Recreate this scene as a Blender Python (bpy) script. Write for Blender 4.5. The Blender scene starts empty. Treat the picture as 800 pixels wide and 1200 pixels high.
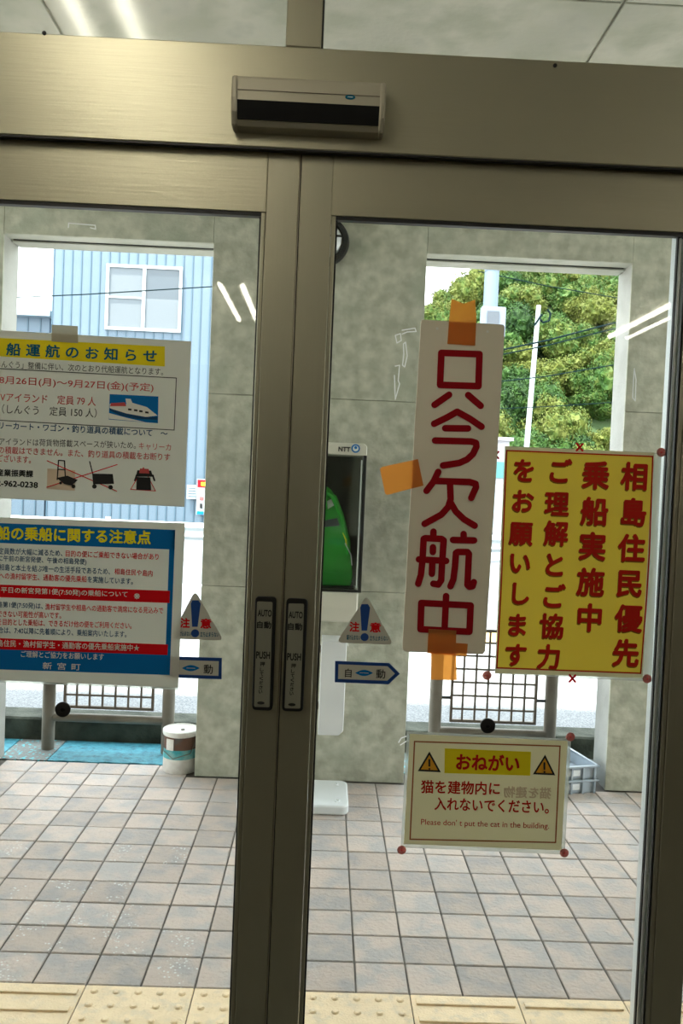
import bpy, bmesh, math, random
from mathutils import Vector, Matrix, noise
random.seed(7)
S = bpy.context.scene
COL = S.collection

# ------------------------------------------------------------------ camera
F, CX, CY, CZ, PIT, YAW, ROL = 983.28, 0.75666, -2.29622, 1.41679, 0.03322, 0.02004, 0.04195
fwd = Vector((math.sin(YAW)*math.cos(PIT), math.cos(YAW)*math.cos(PIT), -math.sin(PIT)))
r0 = Vector((math.cos(YAW), -math.sin(YAW), 0)); u0 = r0.cross(fwd)
RT = r0*math.cos(ROL) + u0*math.sin(ROL); UP = -r0*math.sin(ROL) + u0*math.cos(ROL)
CAM = Vector((CX, CY, CZ))
cd = bpy.data.cameras.new('camera'); cam = bpy.data.objects.new('camera', cd); COL.objects.link(cam)
cd.sensor_fit = 'VERTICAL'; cd.sensor_height = 36; cd.lens = 36*F/1200; cd.clip_start = .05; cd.clip_end = 500
cam.matrix_world = Matrix(((RT.x, UP.x, -fwd.x, CX), (RT.y, UP.y, -fwd.y, CY), (RT.z, UP.z, -fwd.z, CZ), (0, 0, 0, 1)))
S.camera = cam

def at(px, py, Y):
    """world point on the vertical plane y = Y that the photo shows at a pixel"""
    d = fwd + RT*((px-400)/F) - UP*((py-600)/F)
    return CAM + d*((Y-CY)/d.y)
def onz(px, py, Z=0):
    d = fwd + RT*((px-400)/F) - UP*((py-600)/F)
    return CAM + d*((Z-CZ)/d.z)

# ------------------------------------------------------------------ light
W = bpy.data.worlds.new('sky'); S.world = W; W.use_nodes = True
nt = W.node_tree; bg = nt.nodes['Background']
tc = nt.nodes.new('ShaderNodeTexCoord'); sx = nt.nodes.new('ShaderNodeSeparateXYZ'); rp = nt.nodes.new('ShaderNodeValToRGB')
nt.links.new(tc.outputs['Generated'], sx.inputs[0]); nt.links.new(sx.outputs['Z'], rp.inputs[0]); nt.links.new(rp.outputs[0], bg.inputs[0])
rp.color_ramp.elements[0].color = (.97, .985, 1, 1); rp.color_ramp.elements[1].color = (.84, .91, 1, 1); rp.color_ramp.elements[1].position = .8
bg.inputs[1].default_value = 1.15
sl = bpy.data.lights.new('sun', 'SUN'); sl.energy = 3.0; sl.angle = math.radians(3); sl.color = (1, .95, .86)
sun = bpy.data.objects.new('sun', sl); COL.objects.link(sun); sun.rotation_euler = (math.radians(20), 0, math.radians(-50))
S.view_settings.view_transform = 'Standard'; S.view_settings.look = 'None'; S.view_settings.gamma = 1
S.view_settings.use_curve_mapping = False; S.view_settings.exposure = 2.7
S.cycles.max_bounces = 10; S.cycles.transparent_max_bounces = 24; S.cycles.diffuse_bounces = 5
S.cycles.caustics_reflective = False; S.cycles.caustics_refractive = False
TUBE = 3.3

# ------------------------------------------------------------------ materials
def newmat(name):
    m = bpy.data.materials.new(name); m.use_nodes = True
    return m, m.node_tree, m.node_tree.nodes, m.node_tree.nodes['Principled BSDF']
def mat(name, c, rough=.6, metal=0, c2=None, scale=8, lo=.35, hi=.65, bump=0, bscale=60, stretch=None, rnd=0, coord='Object', spec=.5, detail=5, c3=None, scale3=2):
    m, t, n, p = newmat(name)
    p.inputs['Base Color'].default_value = (*c, 1); p.inputs['Roughness'].default_value = rough; p.inputs['Metallic'].default_value = metal
    p.inputs['Specular IOR Level'].default_value = spec
    co = n.new('ShaderNodeTexCoord'); mp = n.new('ShaderNodeMapping'); src = co.outputs[coord]
    if rnd:
        oi = n.new('ShaderNodeObjectInfo'); va = n.new('ShaderNodeVectorMath'); va.operation = 'SCALE'
        cb = n.new('ShaderNodeCombineXYZ')
        for k in range(3): t.links.new(oi.outputs['Random'], cb.inputs[k])
        va.inputs['Scale'].default_value = 40; t.links.new(cb.outputs[0], va.inputs[0])
        ad = n.new('ShaderNodeVectorMath'); ad.operation = 'ADD'; t.links.new(src, ad.inputs[0]); t.links.new(va.outputs[0], ad.inputs[1]); src = ad.outputs[0]
    t.links.new(src, mp.inputs[0])
    if stretch: mp.inputs['Scale'].default_value = stretch
    last = None
    if c2:
        nz = n.new('ShaderNodeTexNoise'); nz.inputs['Scale'].default_value = scale; nz.inputs['Detail'].default_value = detail
        t.links.new(mp.outputs[0], nz.inputs['Vector'])
        r = n.new('ShaderNodeValToRGB'); r.color_ramp.elements[0].position = lo; r.color_ramp.elements[1].position = hi
        r.color_ramp.elements[0].color = (*c, 1); r.color_ramp.elements[1].color = (*c2, 1)
        t.links.new(nz.outputs[0], r.inputs[0]); last = r.outputs[0]
        if c3:
            nz = n.new('ShaderNodeTexNoise'); nz.inputs['Scale'].default_value = scale3; nz.inputs['Detail'].default_value = 8; nz.inputs['Roughness'].default_value = .65
            t.links.new(mp.outputs[0], nz.inputs['Vector'])
            r = n.new('ShaderNodeMapRange'); r.inputs[1].default_value = .5; r.inputs[2].default_value = .68
            t.links.new(nz.outputs[0], r.inputs[0])
            mx = n.new('ShaderNodeMix'); mx.data_type = 'RGBA'; t.links.new(r.outputs[0], mx.inputs[0]); t.links.new(last, mx.inputs[6]); mx.inputs[7].default_value = (*c3, 1); last = mx.outputs[2]
    if rnd and last is not None:
        hs = n.new('ShaderNodeHueSaturation'); mr = n.new('ShaderNodeMapRange'); mr.inputs[3].default_value = 1-rnd; mr.inputs[4].default_value = 1+rnd
        t.links.new(oi.outputs['Random'], mr.inputs[0]); t.links.new(mr.outputs[0], hs.inputs['Value']); t.links.new(last, hs.inputs['Color']); last = hs.outputs[0]
    if last is not None: t.links.new(last, p.inputs['Base Color'])
    if bump:
        nb = n.new('ShaderNodeTexNoise'); nb.inputs['Scale'].default_value = bscale; nb.inputs['Detail'].default_value = 6
        t.links.new(mp.outputs[0], nb.inputs['Vector']); b = n.new('ShaderNodeBump'); b.inputs['Strength'].default_value = bump; b.inputs['Distance'].default_value = .01
        t.links.new(nb.outputs[0], b.inputs['Height']); t.links.new(b.outputs[0], p.inputs['Normal'])
    return m
def glassmat(name, tint, refl=1.0):
    m, t, n, p = newmat(name); n.remove(p); out = n['Material Output']
    lw = n.new('ShaderNodeLayerWeight'); lw.inputs[0].default_value = .5
    pw = n.new('ShaderNodeMath'); pw.operation = 'POWER'; pw.inputs[1].default_value = 5; t.links.new(lw.outputs['Facing'], pw.inputs[0])
    ma = n.new('ShaderNodeMath'); ma.operation = 'MULTIPLY_ADD'; ma.inputs[1].default_value = .95*refl; ma.inputs[2].default_value = .04*refl; t.links.new(pw.outputs[0], ma.inputs[0])
    tr = n.new('ShaderNodeBsdfTransparent'); tr.inputs[0].default_value = (*tint, 1); gl = n.new('ShaderNodeBsdfGlossy'); gl.inputs['Roughness'].default_value = .01
    mx = n.new('ShaderNodeMixShader'); t.links.new(ma.outputs[0], mx.inputs[0]); t.links.new(tr.outputs[0], mx.inputs[1]); t.links.new(gl.outputs[0], mx.inputs[2]); t.links.new(mx.outputs[0], out.inputs[0])
    return m
def filmmat(name, tint, diff, amount, transl=.3):
    """thin translucent sheet: tinted see-through mixed with a printed or cloudy surface"""
    m, t, n, p = newmat(name); n.remove(p); out = n['Material Output']
    tr = n.new('ShaderNodeBsdfTransparent'); tr.inputs[0].default_value = (*tint, 1)
    d = n.new('ShaderNodeBsdfDiffuse'); d.inputs[0].default_value = (*diff, 1); tl = n.new('ShaderNodeBsdfTranslucent'); tl.inputs[0].default_value = (*diff, 1)
    m1 = n.new('ShaderNodeMixShader'); m1.inputs[0].default_value = transl; t.links.new(d.outputs[0], m1.inputs[1]); t.links.new(tl.outputs[0], m1.inputs[2])
    m2 = n.new('ShaderNodeMixShader'); m2.inputs[0].default_value = amount; t.links.new(tr.outputs[0], m2.inputs[1]); t.links.new(m1.outputs[0], m2.inputs[2]); t.links.new(m2.outputs[0], out.inputs[0])
    return m
def emat(name, c, s):
    m, t, n, p = newmat(name); p.inputs['Base Color'].default_value = (*c, 1); p.inputs['Emission Color'].default_value = (*c, 1); p.inputs['Emission Strength'].default_value = s
    return m
M = dict(
 metal=mat('anodised_metal', (.54, .515, .385), .40, .88, (.48, .46, .345), 3, bump=.05, bscale=220, stretch=(.04, 1, 1)),
 metalv=mat('anodised_metal_upright', (.48, .46, .35), .40, .88, (.43, .415, .315), 3, bump=.04, bscale=220, stretch=(1, 1, .04)),
 bead=mat('bead_metal', (.62, .58, .48), .3, .9),
 silver=mat('pale_aluminium', (.70, .74, .75), .35, .5),
 rubber=mat('black_rubber', (.012, .012, .012), .5),
 black=mat('black_plastic', (.006, .006, .007), .35),
 glass=glassmat('glass', (.955, .985, .97)),
 concrete=mat('concrete', (.37, .37, .29), .85, 0, (.56, .56, .455), 15, .36, .64, .35, 45, c3=(.36, .385, .30), scale3=3.5, detail=9),
 jamb=mat('jamb_concrete', (.47, .465, .43), .8, 0, (.38, .375, .34), 6, bump=.2, bscale=50),
 soffit=mat('soffit_concrete', (.44, .455, .38), .85, 0, (.60, .60, .53), 6, .38, .62, .15, 45, c3=(.44, .45, .40), scale3=3, detail=8),
 tile=mat('paving_tile', (.56, .465, .405), .7, 0, (.43, .40, .385), 10, .40, .60, .5, 70, rnd=.12, c3=(.56, .46, .40), scale3=11, spec=.2),
 mortar=mat('mortar', (.07, .06, .05), .9, 0, (.17, .15, .13), 9),
 tactile=mat('tactile_tile', (.97, .76, .50), .7, 0, (.88, .68, .44), 25, .3, .7, .3, 150, rnd=.05, c3=(.72, .60, .44), scale3=20),
 asphalt=mat('asphalt', (.13, .135, .14), .9, 0, (.24, .245, .25), 90, .4, .6, .5, 120, detail=2),
 road=mat('far_road', (.12, .13, .145), .9, 0, (.15, .16, .17), 3),
 white=mat('white_paint', (.36, .39, .40), .5),
 yline=mat('orange_line', (.42, .24, .07), .8, 0, (.36, .23, .10), 8),
 moss=mat('mossy_concrete', (.022, .026, .016), .95, 0, (.07, .075, .055), 9, .35, .65, .6, 60),
 cyan=mat('cyan_paint', (.025, .19, .26), .6, 0, (.06, .30, .37), 30, .35, .65, .6, 70, c3=(.02, .10, .14), scale3=24),
 slab=mat('speckled_slab', (.17, .18, .17), .8, 0, (.10, .45, .50), 45, .56, .62, .5, 60),
 blue=mat('blue_siding', (.085, .125, .165), .5, 0, (.092, .134, .175), 2),
 seam=mat('siding_seam', (.045, .09, .125), .5),
 winglass=mat('window_glass', (.06, .075, .09), .12, 0),
 curtain=mat('net_curtain', (.13, .15, .165), .8, 0, (.11, .125, .14), 30),
 green=mat('phone_green', (.03, .45, .045), .25, 0, spec=.6),
 cream=mat('cream_plastic', (.72, .70, .60), .45, 0),
 ltgrey=mat('pale_grey_metal', (.86, .88, .90), .35, 0, (.80, .83, .85), 6),
 crate=mat('grey_crate_plastic', (.36, .42, .48), .45, 0, (.42, .48, .54), 8, rnd=.06),
 post=mat('post_metal', (.22, .195, .155), .6, .2, (.15, .125, .095), 6),
 grid=mat('brown_grid_metal', (.14, .115, .09), .5, .4),
 paper=filmmat('paper', (0, 0, 0), (.82, .83, .78), 1, .38),
 board=mat('sign_board', (.84, .78, .64), .5, 0, (.79, .74, .60), 3),
 redpaint=mat('sign_red', (.32, .004, .010), .6),
 yellow=filmmat('yellow_paper', (0, 0, 0), (.95, .82, .20), 1, .50),
 yband=mat('yellow_band', (.90, .76, .02), .5),
 red=mat('print_red', (.75, .006, .014), .5), dred=mat('print_dark_red', (.55, .020, .012), .5),
 sred=mat('print_soft_red', (.62, .10, .10), .5), shadow=mat('print_shadow', (.26, .12, .02), .5),
 pblue=mat('print_blue', (.004, .17, .50), .5), navy=mat('print_navy', (.012, .07, .18), .5), teal=mat('print_teal', (.01, .13, .22), .5),
 ink=mat('print_black', (.03, .03, .03), .5), ylet=mat('print_yellow', (.95, .88, .03), .5), plet=mat('print_white', (.85, .86, .80), .5),
 sticker=mat('sticker_grey', (.62, .62, .55), .5), splate=mat('switch_plate', (.24, .24, .19), .4), sensor=mat('sensor_beige', (.50, .47, .37), .4, .3), sblue=mat('sticker_blue', (.008, .06, .28), .4), ghost=mat('ghost_print', (.74, .60, .46), .6),
 cpaper=filmmat('cream_paper', (0, 0, 0), (.92, .88, .70), 1, .42), border=mat('brown_border', (.36, .09, .025), .6), orange=mat('warning_orange', (.72, .34, .02), .5),
 film=filmmat('laminate_film', (.95, .97, .95), (.72, .74, .70), .35), residue=filmmat('tape_residue', (.97, .98, .97), (.95, .97, .97), .85, .75),
 pink=filmmat('clear_pink_plastic', (.9, .6, .55), (.55, .26, .23), .72),
 tape=filmmat('packing_tape', (.95, .62, .28), (.92, .55, .20), .50, .6), ctape=filmmat('cloudy_tape', (.8, .77, .66), (.62, .59, .48), .7, .3),
 wood=mat('bark', (.10, .07, .05), .9), ceil=mat('indoor_ceiling', (.80, .77, .68), .9), iwall=mat('indoor_wall', (.60, .56, .46), .9), ifloor=mat('indoor_floor', (.09, .085, .07), .6),
 tube=emat('lamp_tube', (1, .94, .78), TUBE), tglass=glassmat('dusty_transom_glass', (.93, .95, .92), 1.0), lampbody=mat('lamp_body', (.7, .68, .6), .4), lampglass=mat('lamp_glass', (.66, .68, .68), .3),
 canw=mat('can_white', (.85, .85, .80), .4, 0, (.6, .55, .5), 14), cant=mat('can_teal', (.03, .33, .36), .4, 0, (.25, .5, .5), 22), canb=mat('can_brown', (.13, .06, .035), .5, 0, (.05, .14, .15), 12, .5, .7),
 pole=mat('pole_concrete', (.12, .16, .21), .7, 0), boxm=mat('pole_box', (.15, .18, .24), .5), wire=mat('wire', (.004, .012, .014), .9, spec=.05), dkglass=mat('dark_panel', (.06, .07, .085), .3),
 roof=mat('pale_roof', (.30, .36, .40), .6), tealw=mat('teal_shutter', (.06, .20, .20), .6), house=mat('house_white', (.42, .40, .42), .8),
 ground=mat('hill_ground', (.02, .04, .01), 1, 0, (.04, .07, .02), .6),
)
def leafmat():
    m, t, n, p = newmat('leaves'); p.inputs['Roughness'].default_value = .65; p.inputs['Specular IOR Level'].default_value = .2
    oi = n.new('ShaderNodeObjectInfo'); co = n.new('ShaderNodeTexCoord'); nz = n.new('ShaderNodeTexNoise'); nz.inputs['Scale'].default_value = 3.5; nz.inputs['Detail'].default_value = 6
    t.links.new(co.outputs['Object'], nz.inputs['Vector']); ad = n.new('ShaderNodeMath'); ad.operation = 'MULTIPLY_ADD'; ad.inputs[1].default_value = .55
    t.links.new(oi.outputs['Random'], ad.inputs[0]); t.links.new(nz.outputs[0], ad.inputs[2])
    r = n.new('ShaderNodeValToRGB'); e = r.color_ramp.elements; e[0].position = .38; e[0].color = (.005, .022, .004, 1); e[1].position = 1; e[1].color = (.085, .10, .016, 1)
    x = e.new(.7); x.color = (.028, .072, .010, 1); t.links.new(ad.outputs[0], r.inputs[0]); t.links.new(r.outputs[0], p.inputs['Base Color'])
    return m
M['leaf'] = leafmat()
for n_ in 'redpaint yband red dred sred pblue navy teal ink ylet plet ghost shadow'.split(): M[n_].node_tree.nodes['Principled BSDF'].inputs['Specular IOR Level'].default_value = .12
def specktile():
    """paving tile with small white salt specks (a wear pattern of the tiles nearest the door, left side)"""
    m = M['tile'].copy(); m.name = 'paving_tile_speckled'; t = m.node_tree; n = t.nodes; p = n['Principled BSDF']
    src = p.inputs['Base Color'].links[0].from_socket
    co = n.new('ShaderNodeNewGeometry'); vo = n.new('ShaderNodeTexVoronoi'); vo.inputs['Scale'].default_value = 75; t.links.new(co.outputs['Position'], vo.inputs['Vector'])
    lt = n.new('ShaderNodeMath'); lt.operation = 'LESS_THAN'; lt.inputs[1].default_value = .27; t.links.new(vo.outputs['Distance'], lt.inputs[0])
    nz = n.new('ShaderNodeTexNoise'); nz.inputs['Scale'].default_value = 9; t.links.new(co.outputs['Position'], nz.inputs['Vector'])
    gt = n.new('ShaderNodeMath'); gt.operation = 'GREATER_THAN'; gt.inputs[1].default_value = .52; t.links.new(nz.outputs[0], gt.inputs[0])
    mu = n.new('ShaderNodeMath'); mu.operation = 'MULTIPLY'; t.links.new(lt.outputs[0], mu.inputs[0]); t.links.new(gt.outputs[0], mu.inputs[1])
    mx = n.new('ShaderNodeMix'); mx.data_type = 'RGBA'; t.links.new(mu.outputs[0], mx.inputs[0]); t.links.new(src, mx.inputs[6]); mx.inputs[7].default_value = (.68, .68, .66, 1)
    t.links.new(mx.outputs[2], p.inputs['Base Color']); return m
M['tilespeck'] = specktile()
for n_ in M['tglass'].node_tree.nodes:
    if n_.type == 'BSDF_GLOSSY': n_.inputs['Roughness'].default_value = .12

# ------------------------------------------------------------------ mesh helpers
def X3(p, q, k): return (p[0]+(q[0]-p[0])*k, p[1]+(q[1]-p[1])*k)
class B:
    def __init__(s): s.v = []; s.f = []
    def add(s, v, f):
        k = len(s.v); s.v += [tuple(x) for x in v]; s.f += [tuple(i+k for i in q) for q in f]; return s
    def box(s, x0, x1, y0, y1, z0, z1, rot=0, piv=None):
        v = [(x, y, z) for z in (z0, z1) for y in (y0, y1) for x in (x0, x1)]
        if rot:
            c, q = math.cos(rot), math.sin(rot); px, py = piv or ((x0+x1)/2, (y0+y1)/2)
            v = [(px+(a-px)*c-(b-py)*q, py+(a-px)*q+(b-py)*c, d) for a, b, d in v]
        return s.add(v, [(0, 2, 3, 1), (4, 5, 7, 6), (0, 1, 5, 4), (2, 6, 7, 3), (0, 4, 6, 2), (1, 3, 7, 5)])
    def prism(s, pts, d):
        """pts: outline as 3D points; d: extrusion vector"""
        n = len(pts); d = Vector(d); p = [Vector(q) for q in pts]
        return s.add(p+[q+d for q in p], [tuple(range(n)), tuple(range(2*n-1, n-1, -1))]+[(i, i+n, (i+1) % n+n, (i+1) % n) for i in range(n)])
    def tube(s, pts, r, n=8, caps=True):
        p = [Vector(q) for q in pts]; k = len(s.v); m = len(p); rs = r if isinstance(r, (list, tuple)) else [r]*m
        ref = None
        for i, q in enumerate(p):
            t = (p[min(i+1, m-1)]-p[max(i-1, 0)]).normalized()
            if ref is None: ref = t.orthogonal().normalized()
            a = (ref-t*ref.dot(t)).normalized(); ref = a; b = t.cross(a)
            for j in range(n):
                w = 2*math.pi*j/n; s.v.append(tuple(q+(a*math.cos(w)+b*math.sin(w))*rs[i]))
        for i in range(m-1):
            for j in range(n): s.f.append((k+i*n+j, k+i*n+(j+1) % n, k+(i+1)*n+(j+1) % n, k+(i+1)*n+j))
        if caps: s.f.append(tuple(k+j for j in range(n))[::-1]); s.f.append(tuple(k+(m-1)*n+j for j in range(n)))
        return s
    def lathe(s, prof, c, n=24, axis='z'):
        """prof: (radius, offset) pairs along the axis"""
        k = len(s.v)
        for r, h in prof:
            for j in range(n):
                w = 2*math.pi*j/n; a, b = r*math.cos(w), r*math.sin(w)
                s.v.append((c[0]+a, c[1]+b, c[2]+h) if axis == 'z' else (c[0]+a, c[1]+h, c[2]+b))
        for i in range(len(prof)-1):
            for j in range(n): s.f.append((k+i*n+j, k+i*n+(j+1) % n, k+(i+1)*n+(j+1) % n, k+(i+1)*n+j))
        s.f.append(tuple(k+j for j in range(n))); s.f.append(tuple(k+(len(prof)-1)*n+j for j in range(n)))
        return s
    def build(s, name, m, parent=None, bevel=0, smooth=False, seg=1, **tags):
        me = bpy.data.meshes.new(name); me.from_pydata(s.v, [], s.f); me.validate()
        bm = bmesh.new(); bm.from_mesh(me); bmesh.ops.recalc_face_normals(bm, faces=bm.faces); bm.to_mesh(me); bm.free()
        me.materials.append(M[m] if isinstance(m, str) else m)
        o = bpy.data.objects.new(name, me); COL.objects.link(o)
        if parent is not None: o.parent = parent; o.matrix_parent_inverse = Matrix.Translation(parent.location).inverted() if parent.parent is None else Matrix()
        if bevel:
            b = o.modifiers.new('bevel', 'BEVEL'); b.width = bevel; b.segments = seg; b.limit_method = 'ANGLE'
        if smooth:
            for q in me.polygons: q.use_smooth = True
            if smooth == 'auto': me.set_sharp_from_angle(angle=math.radians(35))
        for a, b in tags.items(): o[a] = b
        return o
def box(name, m, ext, parent=None, bevel=0, **k): return B().box(*ext).build(name, m, parent, bevel, **k)
def thing(name, label, cat, loc=(0, 0, 0), group=None):
    o = bpy.data.objects.new(name, None); COL.objects.link(o); o.location = loc; o.empty_display_size = .05
    o['label'] = label; o['category'] = cat
    if group: o['group'] = group
    return o
def struct(name, loc=(0, 0, 0)):
    o = bpy.data.objects.new(name, None); COL.objects.link(o); o.location = loc; o['kind'] = 'structure'; return o
def tag(o, label, cat, group=None, kind=None):
    o['label'] = label; o['category'] = cat
    if group: o['group'] = group
    if kind: o['kind'] = kind
    return o
def copy_part(src, name, parent, loc):
    o = src.copy(); COL.objects.link(o); o.name = name; o.parent = parent; o.matrix_parent_inverse = Matrix(); o.location = loc; return o

# flat print on the door plane, given by photo pixels
def flat(name, m, pts, Y, parent=None, th=.0006, bevel=0, **k):
    return B().prism([at(x, y, Y) for x, y in pts], (0, th, 0)).build(name, m, parent, bevel, **k)
def strokes(b, paths, w, Y, th=.0005):
    """round-capped painted strokes; w in photo pixels"""
    s = (Y-CY)/F*w/2
    for path in paths:
        p = [at(x, y, Y) for x, y in path]
        for a, c in zip(p, p[1:]):
            d = (c-a); d.y = 0; d.normalize(); q = Vector((-d.z, 0, d.x))*s
            e = Vector((0, -.00002*(len(b.f) % 40), 0)); b.prism([a+q+e, c+q+e, c-q+e, a-q+e], (0, th, 0))
        for i, a in enumerate(p): b.prism([a+Vector((0, -.00004*(i % 7)-.0003, 0))+Vector((math.cos(t), 0, math.sin(t)))*s for t in [2*math.pi*k/14 for k in range(14)]], (0, th, 0))
    return b
_fc = {}
def textmesh(body, bold=0, sp=1.0):
    key = (body, bold, sp)
    if key in _fc: return _fc[key]
    cu = bpy.data.curves.new('t', 'FONT'); cu.body = body; cu.size = 1; cu.offset = bold; cu.resolution_u = 3; cu.space_character = sp; cu.fill_mode = 'FRONT'
    o = bpy.data.objects.new('t', cu); COL.objects.link(o); dg = bpy.context.evaluated_depsgraph_get(); dg.update()
    me = bpy.data.meshes.new_from_object(o.evaluated_get(dg)); v = [(q.co.x, q.co.y) for q in me.vertices]; f = [tuple(p.vertices) for p in me.polygons]
    bpy.data.objects.remove(o); bpy.data.curves.remove(cu); bpy.data.meshes.remove(me); _fc[key] = (v, f); return v, f
def spread(bold):
    """small shifts that thicken a thin face: the glyph is laid down several times"""
    if bold < .008: return [(0, 0)]
    n = 6 if bold > .02 else 4
    return [(bold*math.cos(2*math.pi*(k+.5)/n), bold*math.sin(2*math.pi*(k+.5)/n)) for k in range(n)]
def line_of(b, body, p0, p1, h, Y, bold=.01, sp=1.0, flip=False):
    """a line of text whose printed box runs from pixel p0 (bottom left) to p1 (bottom right), h pixels tall"""
    v, f = textmesh(body, 0, sp)
    if not v: return b
    x0 = min(a for a, _ in v); x1 = max(a for a, _ in v); y0 = min(c for _, c in v); y1 = max(c for _, c in v)
    A = at(*p0, Y); C = at(*p1, Y); u = C-A; T = at(p0[0], p0[1]-h, Y)-A; up = Vector((-u.z, 0, u.x)).normalized()*T.length
    for k_, (dx, dy) in enumerate(spread(bold*1.15)):
        out = []; dv = Vector((0, -.00005*k_, 0))
        for a, c in v:
            s = (a+dx-x0)/(x1-x0); s = 1-s if flip else s
            out.append(A+u*s+up*((c+dy-y0)/(y1-y0))+dv)
        b.add(out, f)
    return b
def glyph(b, ch, cx, cy, w, h, Y, bold=.02, tilt=.05, off=(0, 0)):
    """one character centred on a pixel; w, h = size of its square in pixels"""
    v, f = textmesh(ch, 0); P = at(cx+off[0], cy+off[1], Y); s = (Y-CY)/F; c, q = math.cos(tilt), math.sin(tilt)
    for k_, (dx, dy) in enumerate(spread(bold)):
        b.add([P+Vector((((a+dx)/EM-.5)*w*s, -.00005*k_, ((d+dy)/EM-.38)*h*s)) for a, d in v], f)
    return b
_v, _ = textmesh('一'); EM = (max(a for a, _ in _v)+min(a for a, _ in _v))   # advance width of a full-width character

# ------------------------------------------------------------------ floor and paving
floor = struct('floor')
box('slab', 'mortar', (-4.2, 6, -.3, 1.8, -.12, -.004), floor)
box('indoor_floor', 'ifloor', (-4, 5.6, -8.5, -.3, -.12, -.0005), floor)
tb = B().box(-.0723, .0723, -.0723, .0723, -.012, 0); tile0 = tb.build('tile', 'tile', floor, .0025)
tile1 = B().box(-.0723, .0723, -.0723, .0723, -.012, 0).build('tile', 'tilespeck', floor, .0025)
rg = random.Random(3); first = [True, True]
for r in range(12):
    for c in range(-7, 16):
        if len(floor.children) > 296: break
        x, y = (c+.5)*.15, (r+.5)*.15
        if r == 11 and (.19 < x < 1.18 or x < -.78 or x > 2.14): continue
        sp = 1 if (c < 3 and r < 6 and rg.random() < .85-.1*r-.1*max(0, c)) else 0
        if first[sp]: o = (tile0, tile1)[sp]; first[sp] = False; o.location = (x, y, rg.uniform(-.0007, .0007)-.0003)
        else: o = copy_part((tile0, tile1)[sp], 'tile', floor, (x, y, rg.uniform(-.0007, .0007)-.0003))
        o.rotation_euler = (rg.uniform(-.003, .003), rg.uniform(-.003, .003), rg.uniform(-.006, .006))
b = B()
for r in range(11):
    for c in list(range(-26, -7))+list(range(16, 36)):
        x, y = (c+.5)*.15, (r+.5)*.15; b.box(x-.0723, x+.0723, y-.0723, y+.0723, -.012, rg.uniform(-.001, .0003))
b.build('outlying_tiles', 'tile', floor, .002, kind='stuff')
def tactile(kind):
    b = B().box(-.1485, .1485, -.1485, .1485, -.012, 0)
    if kind == 'dots':
        for i in range(5):
            for j in range(5): b.lathe([(.0115, -.001), (.0085, .0045), (.006, .005)], ((i-2)*.06, (j-2)*.06, 0), 10)
    else:
        for j in range(4):
            y = (j-1.5)*.075; b.prism([(-.137, y-.0115, 0), (.137, y-.0115, 0), (.137, y-.007, .005), (.137, y+.007, .005), (.137, y+.0115, 0), (-.137, y+.0115, 0), (-.137, y+.007, .005), (-.137, y-.007, .005)][0:2]+[(.137, y+.0115, 0), (-.137, y+.0115, 0)], (0, 0, .005))
    return b.build('tactile_tile', 'tactile', floor, .0015)
td, tbar = tactile('dots'), tactile('bars'); fd = fb = True
for c in range(-13, 18, 2):
    x = (c+1)*.15; kind = 'dots' if c in (1, 3, 5) else 'bars'
    if kind == 'dots':
        if fd: td.location = (x, -.15, 0); fd = False
        else: copy_part(td, 'tactile_tile', floor, (x, -.15, 0))
    else:
        if fb: tbar.location = (x, -.15, 0); fb = False
        else: copy_part(tbar, 'tactile_tile', floor, (x, -.15, 0))
# strip beyond the tiles, in the openings: speckled slab and cyan paint
for k, (x0, x1, m, lb) in enumerate([(-1.6, -.80, 'cyan', 'cyan painted slab'), (-.795, -.56, 'slab', 'grey slab speckled with cyan paint'), (-.555, .02, 'cyan', 'cyan painted slab'), (.025, .6, 'slab', 'grey slab speckled with cyan paint'), (.605, 3.6, 'slab', 'grey slab speckled with cyan paint')]):
    pts = []; n = 16
    for i in range(n+1): pts.append((x0+(x1-x0)*i/n, 1.812+rg.uniform(-.006, .01), -.012))
    pts += [(x1, 2.13, -.012), (x0, 2.13, -.012)]
    B().prism(pts, (0, 0, .012)).build('slab', m, floor, label=lb)
B().box(-4.2, 6, 1.8, 2.14, -.12, -.013).build('slab_bed', 'mortar', floor)
curb = box('curb', 'moss', (-4.2, 6, 2.135, 2.33, -.1, .115), bevel=.01); curb['kind'] = 'structure'
road = struct('road')
box('asphalt', 'asphalt', (-30, 40, 2.33, 5.3, -.12, .03), road)
box('white_line', 'white', (-30, 40, 2.36, 2.44, .03, .034), road)  # white strip standing in for the brightly lit curb top
box('centre_line', 'yline', (-30, 40, 5.3, 6.0, -.12, .03), road)
box('carriageway', 'road', (-30, 40, 6.0, 12.4, -.12, .028), road)
box('white_line', 'white', (-30, 40, 8.25, 8.7, .028, .034), road)
grd = box('ground', 'road', (-120, 160, 12.4, 30, -.3, .0)); grd['kind'] = 'structure'

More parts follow.
